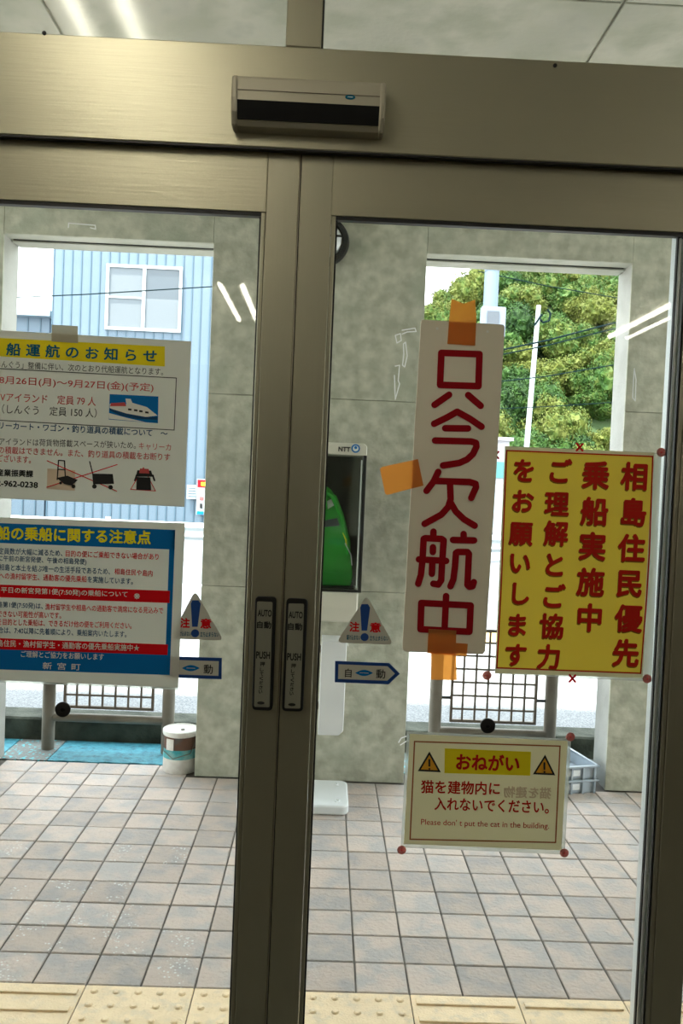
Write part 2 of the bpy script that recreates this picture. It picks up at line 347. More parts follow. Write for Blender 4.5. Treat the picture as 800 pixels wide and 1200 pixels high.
# ------------------------------------------------------------------ concrete arcade wall with openings
wall = struct('wall_back'); PW, OW, TOP = .995, .97, 2.512
core = B(); lint = B(); Y0, Y1 = 1.66, 1.86
pan = []
for k in range(-2, 4):
    px0 = .19+(k)*1.965; px1 = px0+PW
    core.box(px0+.004, px1-.004, Y0+.012, Y1, 0, 3.05)
    lint.box(px1-.004, px0+1.965+.004, Y0+.012, Y1, TOP+.0, 3.05)
    for z0, z1 in ((.0, .913), (.913, 1.815), (1.815, 2.70), (2.70, 3.05)): pan.append((px0, px1, z0, z1))
    pan.append((px1, px1+OW, TOP, 2.70)); pan.append((px1, px1+OW, 2.70, 3.05))
core.build('wall_core', 'jamb', wall); lint.build('lintel', 'soffit', wall)
for x0, x1, z0, z1 in pan:
    g = .0012
    box('concrete_panel', 'concrete', (x0, x1-.0, Y0, Y0+.012, z0+g, z1-g) if z0 < TOP-.01 else (x0+g, x1-g, Y0, Y0+.012, z0+(g if z0 > TOP+.01 else 0), z1-g), wall, .0015)
# inner rebate frame lining each opening (pale, with a dark drip groove)
for k in range(-2, 3):
    x0 = .19+k*1.965+PW; x1 = x0+OW
    b = B().box(x0, x1, Y0+.10, Y1+.005, TOP-.01, TOP+.002)
    b.build('opening_frame', 'soffit', wall, .002)
    box('drip_groove', 'rubber', (x0+.01, x1-.01, Y0+.093, Y0+.099, TOP-.0045, TOP+.001), wall)
for x, y in [(451, 327), (440, 592), (427, 865), (282, 727), (415, 440), (757, 345), (745, 640)]:
    p = at(x, y, Y0)
    B().lathe([(.017, 0), (.017, -.0012), (.013, -.0012), (.0125, -.0002), (.002, -.0002)], (p.x, Y0, p.z), 16, 'y').build('tie_hole_plug', 'concrete', wall, smooth='auto')

# soffit panels outside
ceil = struct('ceiling'); SZ = 3.0; jx = onz(705, 45, SZ).x; jl = onz(58, 15, SZ).x; jy = onz(720, 3, SZ).y
box('roof_slab', 'soffit', (-4.5, 6.3, -.6, 2.3, SZ+.012, 3.3), ceil)
for x0, x1 in ((-4.5, jl), (jl, jx), (jx, jx+1.8), (jx+1.8, 6.3)):
    for y0, y1 in ((-.6, jy), (jy, 1.66)):
        box('soffit_panel', 'soffit', (x0+.006, x1-.006, y0+.004, y1-.004, SZ, SZ+.012), ceil, .002)

# ------------------------------------------------------------------ indoor room behind the camera
box('indoor_slab', 'ceil', (-4, 5.6, -8.5, -.69, 2.70, 2.82), ceil)
for n_, e in (('wall_left', (-4.1, -4, -8.5, -.72, 0, 2.7)), ('wall_right', (5.6, 5.7, -8.5, -.72, 0, 2.7)), ('wall_rear', (-4.1, 5.7, -8.6, -8.5, 0, 2.7))):
    w = box(n_, 'iwall', e); w['kind'] = 'structure'
w = box('wall_front', 'iwall', (-4.1, 5.7, -.69, -.60, 2.70, 3.3)); w['kind'] = 'structure'

def fixture(x, yc, L, label):
    t = thing('ceiling_light', label, 'light', (x, yc, 2.7), 'fluorescent fittings on the indoor ceiling')
    B().prism([(x-.12, yc-L/2, 2.695), (x+.12, yc-L/2, 2.695), (x+.04, yc-L/2, 2.65), (x-.04, yc-L/2, 2.65)], (0, L, 0)).build('housing', 'lampbody', t)
    for s in (-1, 1): B().tube([(x+s*.07, yc-L/2+.02, 2.66), (x+s*.07, yc+L/2-.02, 2.66)], .018, 10).build('tube', 'tube', t, smooth='auto')
fixture(.10, -4.92, 1.2, 'twin tube fluorescent fitting, second of the left row from the door')
fixture(.10, -1.75, 1.2, 'twin tube fluorescent fitting nearest the door in the left row')
fixture(3.0, -4.92, 1.2, 'twin tube fluorescent fitting, farther one of the right row')
fixture(3.0, -1.75, 1.2, 'added twin tube fluorescent fitting nearest the door in the right row')  # added lamp, put here to brighten the posters on the right door
fixture(-2.8, -1.75, 1.2, 'added twin tube fluorescent fitting nearest the door, far left row')  # added lamp, lifts the general light in the room
fixture(-2.8, -4.92, 1.2, 'added twin tube fluorescent fitting, farther one of the far left row')  # also an added lamp, for more even indoor light

# ------------------------------------------------------------------ door header, transom, leaves
YD = -.63; YG = -.612
hd = struct('trim_1'); YH = -.652; HB = at(400, 177, YH).z; HT = at(400, 57.5, YH).z
box('header_cover', 'metal', (-2.4, 3.8, YH, -.636, HB, HT), hd, .002)
box('header_shadow_line', 'rubber', (-2.4, 3.8, YH+.002, -.637, HB-.003, HB), hd)  # black strip standing in for the shadow line below the header
box('header_outer', 'metal', (-2.4, 3.8, -.594, -.55, 2.0225, HT), hd); box('header_top', 'metal', (-2.4, 3.8, -.636, -.594, HT-.02, HT), hd)
for x, y in ((52, 39), (650, 77)):
    p = at(x, y, YH); B().lathe([(.004, 0), (.004, -.002), (.002, -.003)], (p.x, YH, p.z), 10, 'y').build('screw', 'rubber', hd)
tr = struct('window_1')
m0, m1 = at(335.5, 25, YH).x, at(378, 25, YH).x
box('glass_pane', 'tglass', (-2.4, m0+.01, -.633, -.627, HT, 2.70), tr); box('glass_pane', 'tglass', (m1-.01, 3.8, -.633, -.627, HT, 2.70), tr)
box('mullion', 'metalv', (m0, m1-.001, YH, -.60, HT, 2.70), tr, .002)
box('mullion_joint', 'rubber', (m1-.001, m1+.002, YH+.005, -.60, HT, 2.70), tr)

def leaf(name, x0, x1, inner):
    """sliding leaf; x0..x1 outer edges, inner = side (+1/-1) of the meeting stile"""
    d = struct(name); zt, zb = 1.943, .105; sw = .0625; Yb = YD+.034
    box('stile', 'metalv', (x0, x0+sw, YD, Yb, .012, 2.06), d, .0015); box('stile', 'metalv', (x1-sw, x1, YD, Yb, .012, 2.06), d, .0015)
    box('top_rail', 'metal', (x0+sw, x1-sw, YD+.0005, Yb, zt, 2.06), d, .001); box('bottom_rail', 'metal', (x0+sw, x1-sw, YD+.0005, Yb, .012, zb), d, .001)
    bw = .0085; a, c = x0+sw+.0006, x1-sw-.0006
    for u, v, w_, z in ((a, a+bw, zb, zt), (c-bw, c, zb, zt)): box('glazing_bead', 'metalv', (u, v, YD+.0025, YG, w_, z), d, .001)
    box('glazing_bead', 'metal', (a+bw, c-bw, YD+.0025, YG, zb, zb+.006), d)
    g = .0035
    box('gasket', 'rubber', (a+bw, a+bw+g, YD+.008, YG, zb, zt), d); box('gasket', 'rubber', (c-bw-g, c-bw, YD+.008, YG, zb, zt), d)
    box('gasket', 'rubber', (a+bw, c-bw, YD+.003, YG, zt-.0075, zt), d)
    box('glass_pane', 'glass', (x0+sw-.005, x1-sw+.005, YG, YG+.005, zb-.005, zt+.005), d)
    return d
MX = .6815
dl = leaf('door_1', -.160, MX-.0018, 1); dr = leaf('door_2', MX+.0018, 1.5275, -1)
box('meeting_strip', 'bead', (MX-.0016, MX-.0002, YD+.004, YD+.02, .012, 2.06), dl)
box('meeting_gasket', 'rubber', (MX+.0001, MX+.0016, YD+.006, YD+.03, .012, 2.06), dr)
# extra bead lines on the right stile
for i, (x, w_, m) in enumerate(((1.4418, .003, 'silver'), (1.4365, .003, 'rubber'))):
    box('bead_line', m, (x, x+w_, YD+.010, YG, .10, 1.935), dr)

def switch(door, outer, inner, texts):
    Y = YD-.006
    def rr(q, Y_, th, nm, m, par, rad):
        pts = []
        for i in range(4):
            p, a, c = q[i], q[i-1], q[(i+1) % 4]; la = math.dist(p, a); lc = math.dist(p, c); s_, e_ = X3(p, a, rad/la), X3(p, c, rad/lc)
            for k in (0, .25, .5, .75, 1): pts.append(X3(X3(s_, p, k), X3(p, e_, k), k))
        return flat(nm, m, pts, Y_, par, th, .0012)
    t = rr(outer, YD-.009, .009, 'touch_switch', 'black', door, 5); t['label'] = 'black framed touch switch'
    rr(inner, YD-.0096, .002, 'plate', 'splate', t, 2.2)
    b = B()
    for s, p0, p1, h in texts: line_of(b, s, p0, p1, h, YD-.0098, .03)
    b.build('lettering', 'ink', t); return t
def swtexts(dx, dy):
    L = [('AUTO', (302+dx, 722+dy), (318+dx, 722.6+dy), 7.5), ('自動', (301+dx, 736+dy), (317.4+dx, 736.6+dy), 8), ('PUSH', (300+dx, 771.5+dy), (316+dx, 772+dy), 8), ('押', (304.7+dx, 780.5+dy), (310+dx, 780.7+dy), 5)]
    for i, c in enumerate('してください'): L.append((c, (304.6+dx-i*.3, 786.5+dy+i*5.2), (308.6+dx-i*.3, 786.7+dy+i*5.2), 4))
    L.append(('●', (301.5+dx, 825.2+dy), (309.5+dx, 825.5+dy), 3.2))
    return L
switch(dl, [(299, 699), (323.6, 699.6), (319.2, 832.8), (295, 832)], [(300.8, 704.5), (319.6, 705.2), (316, 829.3), (297.2, 828.7)], swtexts(0, 0))
switch(dr, [(335.6, 701), (360.6, 702), (354.8, 834), (330, 833.2)], [(337.7, 706.8), (356.5, 707.4), (352, 830.8), (333, 830.4)], swtexts(36.3, 2))

# fixed sidelights beyond both leaves (pale outer post seen past the right leaf)
for n_, s in (('window_2', 1), ('window_3', -1)):
    w = struct(n_)
    def mx(a, b_): return (min(a, b_), max(a, b_))
    X = (lambda v: v) if s == 1 else (lambda v: 2*MX-v)
    x = mx(X(1.4545), X(1.50)); box('post', 'silver', (*x, -.594, -.545, 0, 2.02), w, .001)
    x = mx(X(1.50), X(2.6)); box('glass_pane', 'glass', (*x, -.573, -.567, .1, 1.96), w)
    box('top_rail', 'silver', (*x, -.594, -.545, 1.95, 2.02), w); box('bottom_rail', 'silver', (*x, -.594, -.545, 0, .1), w)
    x = mx(X(2.6), X(2.66)); box('post', 'metalv', (*x, -.64, -.545, 0, 2.02), w)
    x = mx(X(2.66), X(5.6) if s == 1 else X(5.36)); box('end_wall', 'iwall', (*x, -.70, -.56, 0, 2.70), w)

# ------------------------------------------------------------------ motion sensor on the header
t = thing('door_sensor', 'long beige motion sensor box with black lens on the door header', 'sensor', at(361, 120, YH))
sz0, sz1 = at(361, 151, YH-.035).z, at(361, 95, YH-.035).z; sx0, sx1 = at(272, 118, YH-.035).x, at(451, 124, YH-.035).x
ang = 0
Hs = sz1-sz0; yf = YH-.048
B().prism([(sx0+.008, YH-.0001, sz1), (sx0+.008, yf+.004, sz1-.001), (sx0+.008, yf, sz1-.006), (sx0+.008, yf-.002, sz1-.55*Hs), (sx0+.008, yf+.012, sz0+.10*Hs), (sx0+.008, yf+.020, sz0+.002), (sx0+.008, YH-.0001, sz0)], (sx1-sx0-.016, 0, 0)).build('housing', 'sensor', t, .001)
for xa, xb in ((sx0, sx0+.011), (sx1-.011, sx1)):
    B().prism([(xa, YH-.0001, sz1+.001), (xa, yf+.002, sz1), (xa, yf-.003, sz1-.008), (xa, yf-.006, sz1-.5*Hs), (xa, yf-.002, sz0+.02), (xa, yf+.012, sz0), (xa, YH-.0001, sz0-.001)], (xb-xa, 0, 0)).build('end_cap', 'sensor', t, .003)
B().prism([(sx0+.011, yf-.0028, sz1-.53*Hs), (sx0+.011, yf+.0085, sz0+.12*Hs), (sx0+.011, yf+.02, sz0+.12*Hs), (sx0+.011, yf+.01, sz1-.53*Hs)], (sx1-sx0-.022, 0, 0)).build('lens', 'black', t)
box('seam', 'post', (sx0+.011, sx1-.011, yf-.0022, yf+.001, sz1-.33*Hs, sz1-.315*Hs), t)
ex, ez = at(410, 118.5, yf).x, sz1-.37*Hs
e = B().prism([(ex+.0095*math.cos(2*math.pi*k/24), yf-.0018, ez+.0042*math.sin(2*math.pi*k/24)) for k in range(24)], (0, -.0012, 0)).build('emblem', 'teal', t)
box('emblem_bar', 'plet', (ex-.005, ex+.005, yf-.0034, yf-.0029, ez-.0006, ez+.0006), e)

# ------------------------------------------------------------------ posters
YS = YG-.0004    # stickers lie on the glass
YP = YG-.0012    # posters on top of them
def outline(b, pts, w, Y, close=True):
    seq = list(zip(pts, pts[1:]+pts[:1])) if close else list(zip(pts, pts[1:]))
    for a, c in seq:
        A, C = at(*a, Y), at(*c, Y); d = (C-A).normalized(); q = Vector((-d.z, 0, d.x))*w/2*(Y-CY)/F
        b.prism([A+q-d*abs(q.length), C+q+d*abs(q.length), C-q+d*abs(q.length), A-q-d*abs(q.length)], (0, .0002, 0))
    return b

# ferry timetable poster (upper left)
t = thing('notice_poster', 'grey ferry notice with yellow title band and boat photo, upper on the left door', 'poster', at(100, 590, YP))
flat('sheet', 'paper', [(-45, 384.4), (224, 400), (216, 594), (-50, 581.7)], YP, t)
flat('title_band', 'yband', [(-12, 395.4), (193, 406), (193, 429.5), (-12, 416.8)], YP-.0003, t, .0003)
Y = YP-.0006
b = B(); line_of(b, '船運航のお知らせ', (7.5, 416.2), (183, 424.6), 14.5, Y, .022, 1.62); b.build('title_lettering', 'teal', t)
b = B(); line_of(b, 'しんぐう」整備に伴い、次のとおり代船運航となります。', (-5, 430.6), (191, 440), 8.5, Y, .004)
line_of(b, '（しんぐう　定員 150 人）', (2.3, 484.5), (113, 489.7), 11, Y, .006); line_of(b, 'アイランドは荷貨物搭載スペースが狭いため。', (-1, 521.5), (159, 526), 8.5, Y, .004)
line_of(b, '産業振興課', (-4, 557.6), (38.5, 559.5), 8, Y, .03); line_of(b, '2-962-0238', (-4, 569.3), (44, 571.8), 6.5, Y, .03)
outline(b, [(-45, 429.5), (206.5, 443), (204, 504), (-45, 490)], .9, Y); b.build('black_lettering', 'ink', t)
b = B(); line_of(b, '8月26日(月)～9月27日(金)(予定)', (-1, 451), (179.5, 460.3), 11, Y, .008); line_of(b, 'Vアイランド　定員 79 人', (0, 470.3), (112, 475.8), 10.5, Y, .008)
line_of(b, 'キャリーカ', (162.5, 526.6), (200, 528.5), 8, Y, .006); line_of(b, 'の積載はできません。また、釣り道具の積載をお断りす', (-2, 531.3), (199, 540), 8.5, Y, .01); line_of(b, 'ございます。', (-3, 540.8), (36, 543), 8.5, Y, .01)
b.build('red_lettering', 'sred', t)
b = B(); line_of(b, 'リーカート・ワゴン・釣り道具の積載について　～', (-1, 502.5), (196, 512.3), 8.5, Y, .016); b.build('blue_lettering', 'navy', t)
ph = flat('boat_photo', 'pblue', [(128.5, 461.8), (185.5, 464.6), (185, 496), (127.4, 491.5)], Y, t, .0002)
flat('boat', 'plet', [(128.6, 473), (148, 474), (147, 467), (153, 467.4), (155, 472), (172, 477), (184.6, 487), (160, 490), (140, 483), (128.4, 478)], Y-.0003, ph, .0002)
flat('hull_band', 'sred', [(130, 472.5), (146, 471.5), (148, 476), (129, 476)], Y-.0005, ph, .0002)
flat('hull_stripe', 'navy', [(128.4, 478.5), (148, 484.5), (170, 488.5), (184.8, 488.5), (184.6, 492), (160, 490.8), (142, 487.3), (128.3, 481)], Y-.0005, ph, .0002)
flat('wake', 'plet', [(127.7, 484), (150, 490), (170, 494.6), (127.6, 490.8)], Y-.0003, ph, .0002)
for k, (x, y) in enumerate(((150, 478.5), (157, 479.5), (163, 480.6), (170, 482))): flat('cabin_window', 'ink', [(x, y), (x+4, y+.5), (x+4, y+2.6), (x, y+2.2)], Y-.0006, ph, .0002)
# crossed-out carts
def picture(name, lines, w_, polys, wheels):
    b = B(); strokes(b, lines, w_, Y)
    for q in polys: b.prism([at(x, y, Y-.0009) for x, y in q], (0, .0003, 0))
    for x, y, r in wheels: strokes(b, [[(x, y), (x+.1, y)]], r*2, Y)
    b.build(name, 'ink', t)
flat('picture_ground', 'ghost', [(55.5, 549), (88, 551), (87.5, 575), (55, 573)], Y+.0003, t, .0001)
picture('hand_cart_picture', [[(68.5, 539.5), (67, 562)], [(68.5, 539.5), (75.5, 540), (76.5, 560)], [(68, 550), (76, 550.4)]], 1.3, [[(66, 560), (79, 557.5), (91, 562.5), (84, 569), (75, 567)]], [(71, 566, 1.6), (86, 570, 2.2)])
picture('wagon_picture', [[(105, 541), (109.5, 559)]], 1.3, [[(108, 555), (132, 555.5), (133.5, 567), (109, 567.5)]], [(110.5, 570, 2.6), (129.5, 571, 2.6)])
picture('bag_picture', [[(160, 557), (158, 563)], [(179, 557), (181, 563)]], 2, [[(160, 559), (176, 559.5), (177, 574.5), (159.5, 574)], [(161, 551), (177, 551.5), (179, 558.7), (159, 558.6)]], [])
b = B(); outline(b, [(55.3, 540), (136.5, 575.5)], 1, Y-.0002, False); outline(b, [(54.8, 571), (137, 544.5)], 1, Y-.0002, False); outline(b, [(168, 548), (153, 573.5), (182, 575.3)], .8, Y-.0001); b.build('cross_marks', 'red', t)
b = B(); b.prism([at(x, y, Y-.0013) for x, y in [(164, 549), (174, 549.5), (175, 555), (163, 554.5)]], (0, .0002, 0)); b.build('bag_top', 'sred', t)
tp = flat('adhesive_tape', 'ctape', [(60.5, 380.5), (91, 382), (91.5, 402), (60.3, 400)], YP-.0012, None, .0002); tag(tp, 'cloudy tape piece over the top edge of the upper left notice', 'tape')

# passenger priority poster (lower left)
t = thing('notice_poster', 'blue and white laminated boarding notice with red bands, lower one on the left door', 'poster', at(100, 800, YP))
flat('sheet', 'paper', [(-45, 604.8), (216.7, 613), (208.6, 806), (-50, 795)], YP, t)
b = B()
for q in ([(-45, 611.2), (205, 621), (204.5, 644), (-45, 634.6)], [(-45, 759.4), (196, 767.4), (198.8, 791), (-45, 783)], [(199, 620.8), (205.2, 621), (198.8, 791), (193, 790.6)]): b.prism([at(x, y, YP-.0003) for x, y in q], (0, .0003, 0))
b.build('blue_panels', 'pblue', t)
b = B()
for q in ([(-45, 683.4), (199, 692.5), (198.5, 706.6), (-45, 698.4)], [(-45, 746.2), (196.8, 755.3), (196, 767.6), (-45, 759.3)]): b.prism([at(x, y, YP-.0005) for x, y in q], (0, .0003, 0))
b.build('red_bands', 'red', t)
Y = YP-.0009
b = B(); line_of(b, '船の乗船に関する注意点', (-4, 632), (176, 637.8), 15.5, Y, .03); b.build('title_lettering', 'ylet', t)
b = B(); g = .012
line_of(b, '定員数が大幅に減るため、', (-2, 649.3), (73, 652), 7.5, Y, g); line_of(b, 'に午前の新宮発便、午後の相島発便)', (-2, 658.5), (101, 662.8), 8, Y, g)
line_of(b, '相島と本土を結ぶ唯一の生活手段であるため、', (-1, 668.3), (128.7, 673.4), 7.5, Y, g); line_of(b, 'を実施しています。', (102.5, 682.5), (155.5, 685), 7.5, Y, g)
line_of(b, '島第1便(7:50発)は、', (-3, 712.6), (50, 714.8), 8, Y, g); line_of(b, '合は、7:40以降に先着順により、乗船案内いたします。', (-2, 742), (148, 747), 7.5, Y, g); b.build('blue_lettering', 'navy', t)
b = B(); line_of(b, '目的の便にご乗船できない場合があり', (77, 652.3), (185.5, 656.2), 7.5, Y, g); line_of(b, '相島住民や島内', (134, 673), (178.5, 675.5), 7, Y, g); line_of(b, 'への漁村留学生、通勤客の優先乗船', (-1, 678.3), (101.5, 682.4), 7.5, Y, g)
line_of(b, '漁村留学生や相島への通勤客で満席になる見込みで', (53, 714.6), (191, 719.2), 7.5, Y, g); line_of(b, 'できない可能性が高いです。', (-3, 722.8), (71.5, 725), 7.5, Y, g); line_of(b, 'を目的とした乗船は、できるだけ他の便をご利用ください。', (-3, 732.3), (154, 737), 7.5, Y, g); b.build('red_lettering', 'red', t)
b = B(); line_of(b, '平日の新宮発第1便(7:50発)の乗船について', (1, 695.6), (149, 701), 8, Y, g); line_of(b, '※', (157, 701.8), (163.5, 702), 6.5, Y, g); line_of(b, '島住民・漁村留学生・通勤客の優先乗船実施中★', (-3, 757.4), (163, 763.2), 7.8, Y, g)
line_of(b, 'ご理解とご協力をお願いします', (24.5, 770), (121.5, 773.6), 7.5, Y, g); line_of(b, '新宮町', (50, 784), (94, 785.6), 8, Y, g, 1.9); b.build('white_lettering', 'plet', t)
flat('film_margin', 'film', [(-50, 795), (208.6, 806), (208, 808.5), (-50, 797.5)], YP, t)

# cancelled sailings board
YB = YG-.006
t = thing('sign_board', 'tall beige plastic board with red hand-painted characters on the right door', 'sign', at(520, 765, YB))
b = B(); q = [(493, 376.5), (495, 374.4), (589.5, 380.3), (591.3, 383), (581, 560), (568.3, 763), (565.5, 766.8), (475, 763.8), (471.2, 760.5), (479.8, 600)]
B().prism([at(x, y, YB) for x, y in q], (0, .0035, 0)).build('board', 'board', t, .0006)
St = [[(517, 413.5), (561.6, 415), (560.4, 452.5), (515.4, 451), (517, 413.5)], [(526, 462.6), (509, 474.4)], [(548.4, 463), (563, 475.6)],
 [(508.5, 496.6), (523, 489.5), (535.5, 482.5), (550, 490.5), (564, 500)], [(521.5, 501.8), (548.2, 502)], [(509.6, 516.2), (552, 517.3), (557.5, 519), (558, 523.5), (554, 532), (547, 538.5), (538, 542.5), (519, 545.4)],
 [(513.2, 553), (508, 564), (499.6, 575.2)], [(511, 563.6), (550, 564.8), (557, 567), (557.6, 571), (552, 583.5)], [(527, 564.5), (527.8, 585), (525, 594), (517, 603), (497.3, 613.8)], [(527.8, 589), (534, 599.5), (543.5, 608.5), (556, 616)],
 [(507.7, 623), (507.5, 630)], [(489.8, 684), (493, 674), (495, 655.5), (496.2, 631.6), (498, 630.6), (517, 631.5), (519.6, 633.2), (517.8, 660), (516.8, 680), (513.5, 685), (507.5, 684)], [(507.1, 641.3), (507, 646.8)], [(490.7, 655.5), (522.6, 657.3)], [(506.3, 660), (505.8, 672.4)],
 [(543, 625.8), (543, 632)], [(530.6, 632.7), (555.3, 633.3)], [(527.6, 687), (531, 679), (532.8, 664.5), (534, 648), (536, 646.8), (547.5, 646.9), (549.2, 649), (547.5, 685.5), (549.5, 687.6), (553.5, 687), (555, 682.2)],
 [(522.5, 698.5), (520.5, 742)], [(493.5, 706.5), (551.3, 709.5), (549.8, 740.3), (492.5, 737.3), (493.5, 706.5)]]
strokes(B(), St, 7.8, YB-.0005).build('lettering', 'redpaint', t)
for x, y in ((512, 385), (571, 388.6)): strokes(B(), [[(x, y), (x+.1, y)]], 2.8, YB-.0005).build('hole', 'plet', t)
def tape(pts, label, Y=YB-.0012, th=.0002):
    o = flat('packing_tape', 'tape', pts, Y, None, th); tag(o, label, 'tape'); return o
tape([(529, 350), (540, 354.5), (543, 356), (556.5, 351), (558, 372), (556.5, 405), (524, 403), (526, 375)], 'brown tape holding the top of the tall beige board')
tape([(445, 549.5), (448, 547), (489.5, 538), (496, 569), (453.5, 580), (451, 578)], 'crooked brown tape piece on the left edge of the tall beige board')
tape([(505.5, 751.5), (548, 754.5), (546.5, 769), (505, 766)], 'short brown tape strip across the bottom edge of the tall beige board')
tape([(502, 737), (534.5, 739), (534, 757), (535, 797), (505, 796.5), (505, 766), (500.5, 765)], 'brown tape running down below the tall beige board', YB-.0016)

# yellow priority poster
YY = YG-.002
t = thing('notice_poster', 'yellow laminated poster with large dark red vertical writing on the right door', 'poster', at(670, 790, YY))
flat('film', 'film', [(591.3, 522.5), (775, 531), (763, 799), (579.3, 789.5)], YY+.0004, t, .0002)
b = B(); O_ = [(591.6, 522.8), (766.5, 530.6), (752.6, 794.5), (580, 789)]; I_ = [(593, 527.4), (765, 534.6), (750.5, 789.6), (581.8, 783)]
for k in range(4): b.prism([at(*q, YY-.0004) for q in (O_[k], O_[(k+1) % 4], I_[(k+1) % 4], I_[k])], (0, .0003, 0))
b.build('margin', 'cpaper', t)
flat('sheet', 'yellow', [(593, 527.4), (765, 534.6), (750.5, 789.6), (581.8, 783)], YY-.0004, t, .0003)
outline(B(), [(593.5, 528), (764.6, 535), (761, 640), (757.5, 700), (750.4, 789), (582, 782.6), (587, 690)], 1.7, YY-.0007).build('border', 'dred', t)
z5 = lambda x, y: (560+x/3.3333, 510+y/3.3333)
cols = [('相島住民優先', [(612, 160), (606, 300), (600, 440), (592, 577), (589, 715), (577, 850)], 34), ('乗船実施中', [(460, 155), (455, 297), (447, 433), (440, 573), (436, 712)], 34.5),
        ('ご理解とご協力', [(318, 140), (308, 267), (305, 383), (297, 505), (293, 628), (288, 745), (277, 865)], 30.5), ('をお願いします', [(180, 137), (174, 257), (168, 383), (163, 497), (161, 617), (152, 740), (147, 857)], 29)]
b = B(); b2 = B()
for s, ps, w_ in cols:
    for ch, p in zip(s, ps):
        x, y = z5(*p); glyph(b, ch, x, y, w_*.97, w_, YY-.0013, .034); glyph(b2, ch, x, y, w_*.97, w_, YY-.0008, .034, off=(-.8, 1.5))
b2.build('lettering_shadow', 'shadow', t); b.build('lettering', 'dred', t)

# cat notice
t = thing('notice_poster', 'cream laminated notice with yellow heading and two warning triangles, lowest on the right door', 'poster', at(570, 995, YY))
flat('film', 'film', [(476.5, 857), (669, 866), (661.5, 1001.5), (469.5, 993)], YY+.0004, t, .0002)
flat('sheet', 'cpaper', [(480, 860), (665, 868.5), (657.5, 996.5), (473, 989)], YY, t, .0003)
outline(B(), [(485.6, 869), (656, 874.4), (650.7, 987.3), (480.3, 983.5)], 1.6, YY-.0004).build('border', 'border', t)
flat('heading_band', 'yband', [(521, 877), (622, 881), (621, 909), (520.5, 906)], YY-.0004, t, .0003)
b = B(); Y = YY-.0008
line_of(b, 'おねがい', (534.5, 901.2), (607.5, 903.6), 18, Y, .03); line_of(b, '猫を建物内に', (493, 929.3), (585, 931.6), 15, Y, .018); line_of(b, '入れないでください。', (509, 949), (642.5, 953.4), 14.5, Y, .018)
line_of(b, "Please don' t put the cat in the building.", (493, 968.4), (643, 973.2), 9, Y-.0002, .003); b.build('lettering', 'dred', t)
line_of(B(), '猫を建物', (590, 934.4), (645, 936), 13, YY-.0004, .02, flip=True).build('faded_print', 'ghost', t)
for pts in ([(503, 880.6), (489.4, 903.6), (516.4, 905)], [(638.5, 884.4), (624.2, 907.4), (650.4, 908.6)]):
    w_ = flat('warning_triangle', 'ink', pts, Y, t, .0002)
    cxx = sum(p[0] for p in pts)/3; cyy = sum(p[1] for p in pts)/3; inn = [(cxx+(x-cxx)*.74, cyy+(y-cyy)*.74) for x, y in pts]
    flat('triangle_face', 'orange', inn, Y-.0002, w_, .0002)
    strokes(B(), [[(cxx, cyy-6), (cxx, cyy+1)], [(cxx, cyy+4.6), (cxx+.1, cyy+4.6)]], 2.2, Y-.0006, .0002).build('exclamation_mark', 'ink', w_)

# caution triangles and arrows
def caution(apex, bl, br, ex, label):
    t = thing('caution_sticker', label, 'sticker', at(*X3(bl, br, .5), YS))
    r = .11; pts = []
    tri = [apex, br, bl]
    for i in range(3):
        p, a, c = tri[i], tri[i-1], tri[(i+1) % 3]; s = X3(p, a, r); e = X3(p, c, r)
        for k in (0, .25, .5, .75, 1): pts.append(X3(X3(s, p, k), X3(p, e, k), k))
    flat('face', 'sticker', pts, YS, t, .0003); Y = YS-.0003
    x, y = ex; b = B(); hw = 6; H = 31
    b.prism([at(*p, Y) for p in [(x-hw, y-H+4), (x-hw+1.5, y-H), (x+hw-3, y-H), (x+hw-.5, y-H+4), (x+hw-4, y), (x-hw+1.5, y)]], (0, .0002, 0)); strokes(b, [[(x-1, y+7.6), (x-.9, y+7.6)]], 9.5, Y, .0002); b.build('exclamation_mark', 'sblue', t)
    b = B(); line_of(b, '注', (x-18.5, y+.7), (x-7.5, y+1), 11, Y, .03); line_of(b, '意', (x+5.5, y+1.5), (x+17.5, y+1.9), 11, Y, .03); b.build('lettering', 'red', t)
    b = B(); line_of(b, '駆け込まない', (x-27+5, y+10.5), (x-6, y+11), 5.5, Y, .02); line_of(b, '立ち止まらない', (x+5, y+11.3), (x+27, y+11.8), 5.5, Y, .02); b.build('small_lettering', 'teal', t)
caution((228.5, 692), (199, 748.5), (262, 750.5), (229.5, 734.5), 'grey triangular caution sticker beside the white notices on the left door')
caution((429.5, 697.5), (394, 753), (461, 755.5), (428, 739), 'grey triangular caution sticker on the right door, beside the tall board')
def arrow(pts, inner, chars, ov, label):
    t = thing('arrow_sticker', label, 'sticker', at(*pts[0], YS)); flat('border', 'sblue', pts, YS, t, .0003); flat('face', 'sticker', inner, YS-.0002, t, .0002); Y = YS-.0004
    b = B()
    for c, p0, p1, h in chars: line_of(b, c, p0, p1, h, Y, .012)
    b.build('lettering', 'ink', t); x, y = ov; n = 14
    flat('oval_emblem', 'pblue', [(x+10.5*(1-2*i/n), y-3.6*math.sin(math.pi*i/n)) for i in range(n+1)]+[(x-10.5*(1-2*i/n), y+3.6*math.sin(math.pi*i/n)) for i in range(1, n)], Y, t, .0002)
    e_ = B(); strokes(e_, [[(x-5, y-.2), (x+5, y+.2)]], .6, Y-.0002, .0002); e_.build('emblem_bar', 'ghost', t)
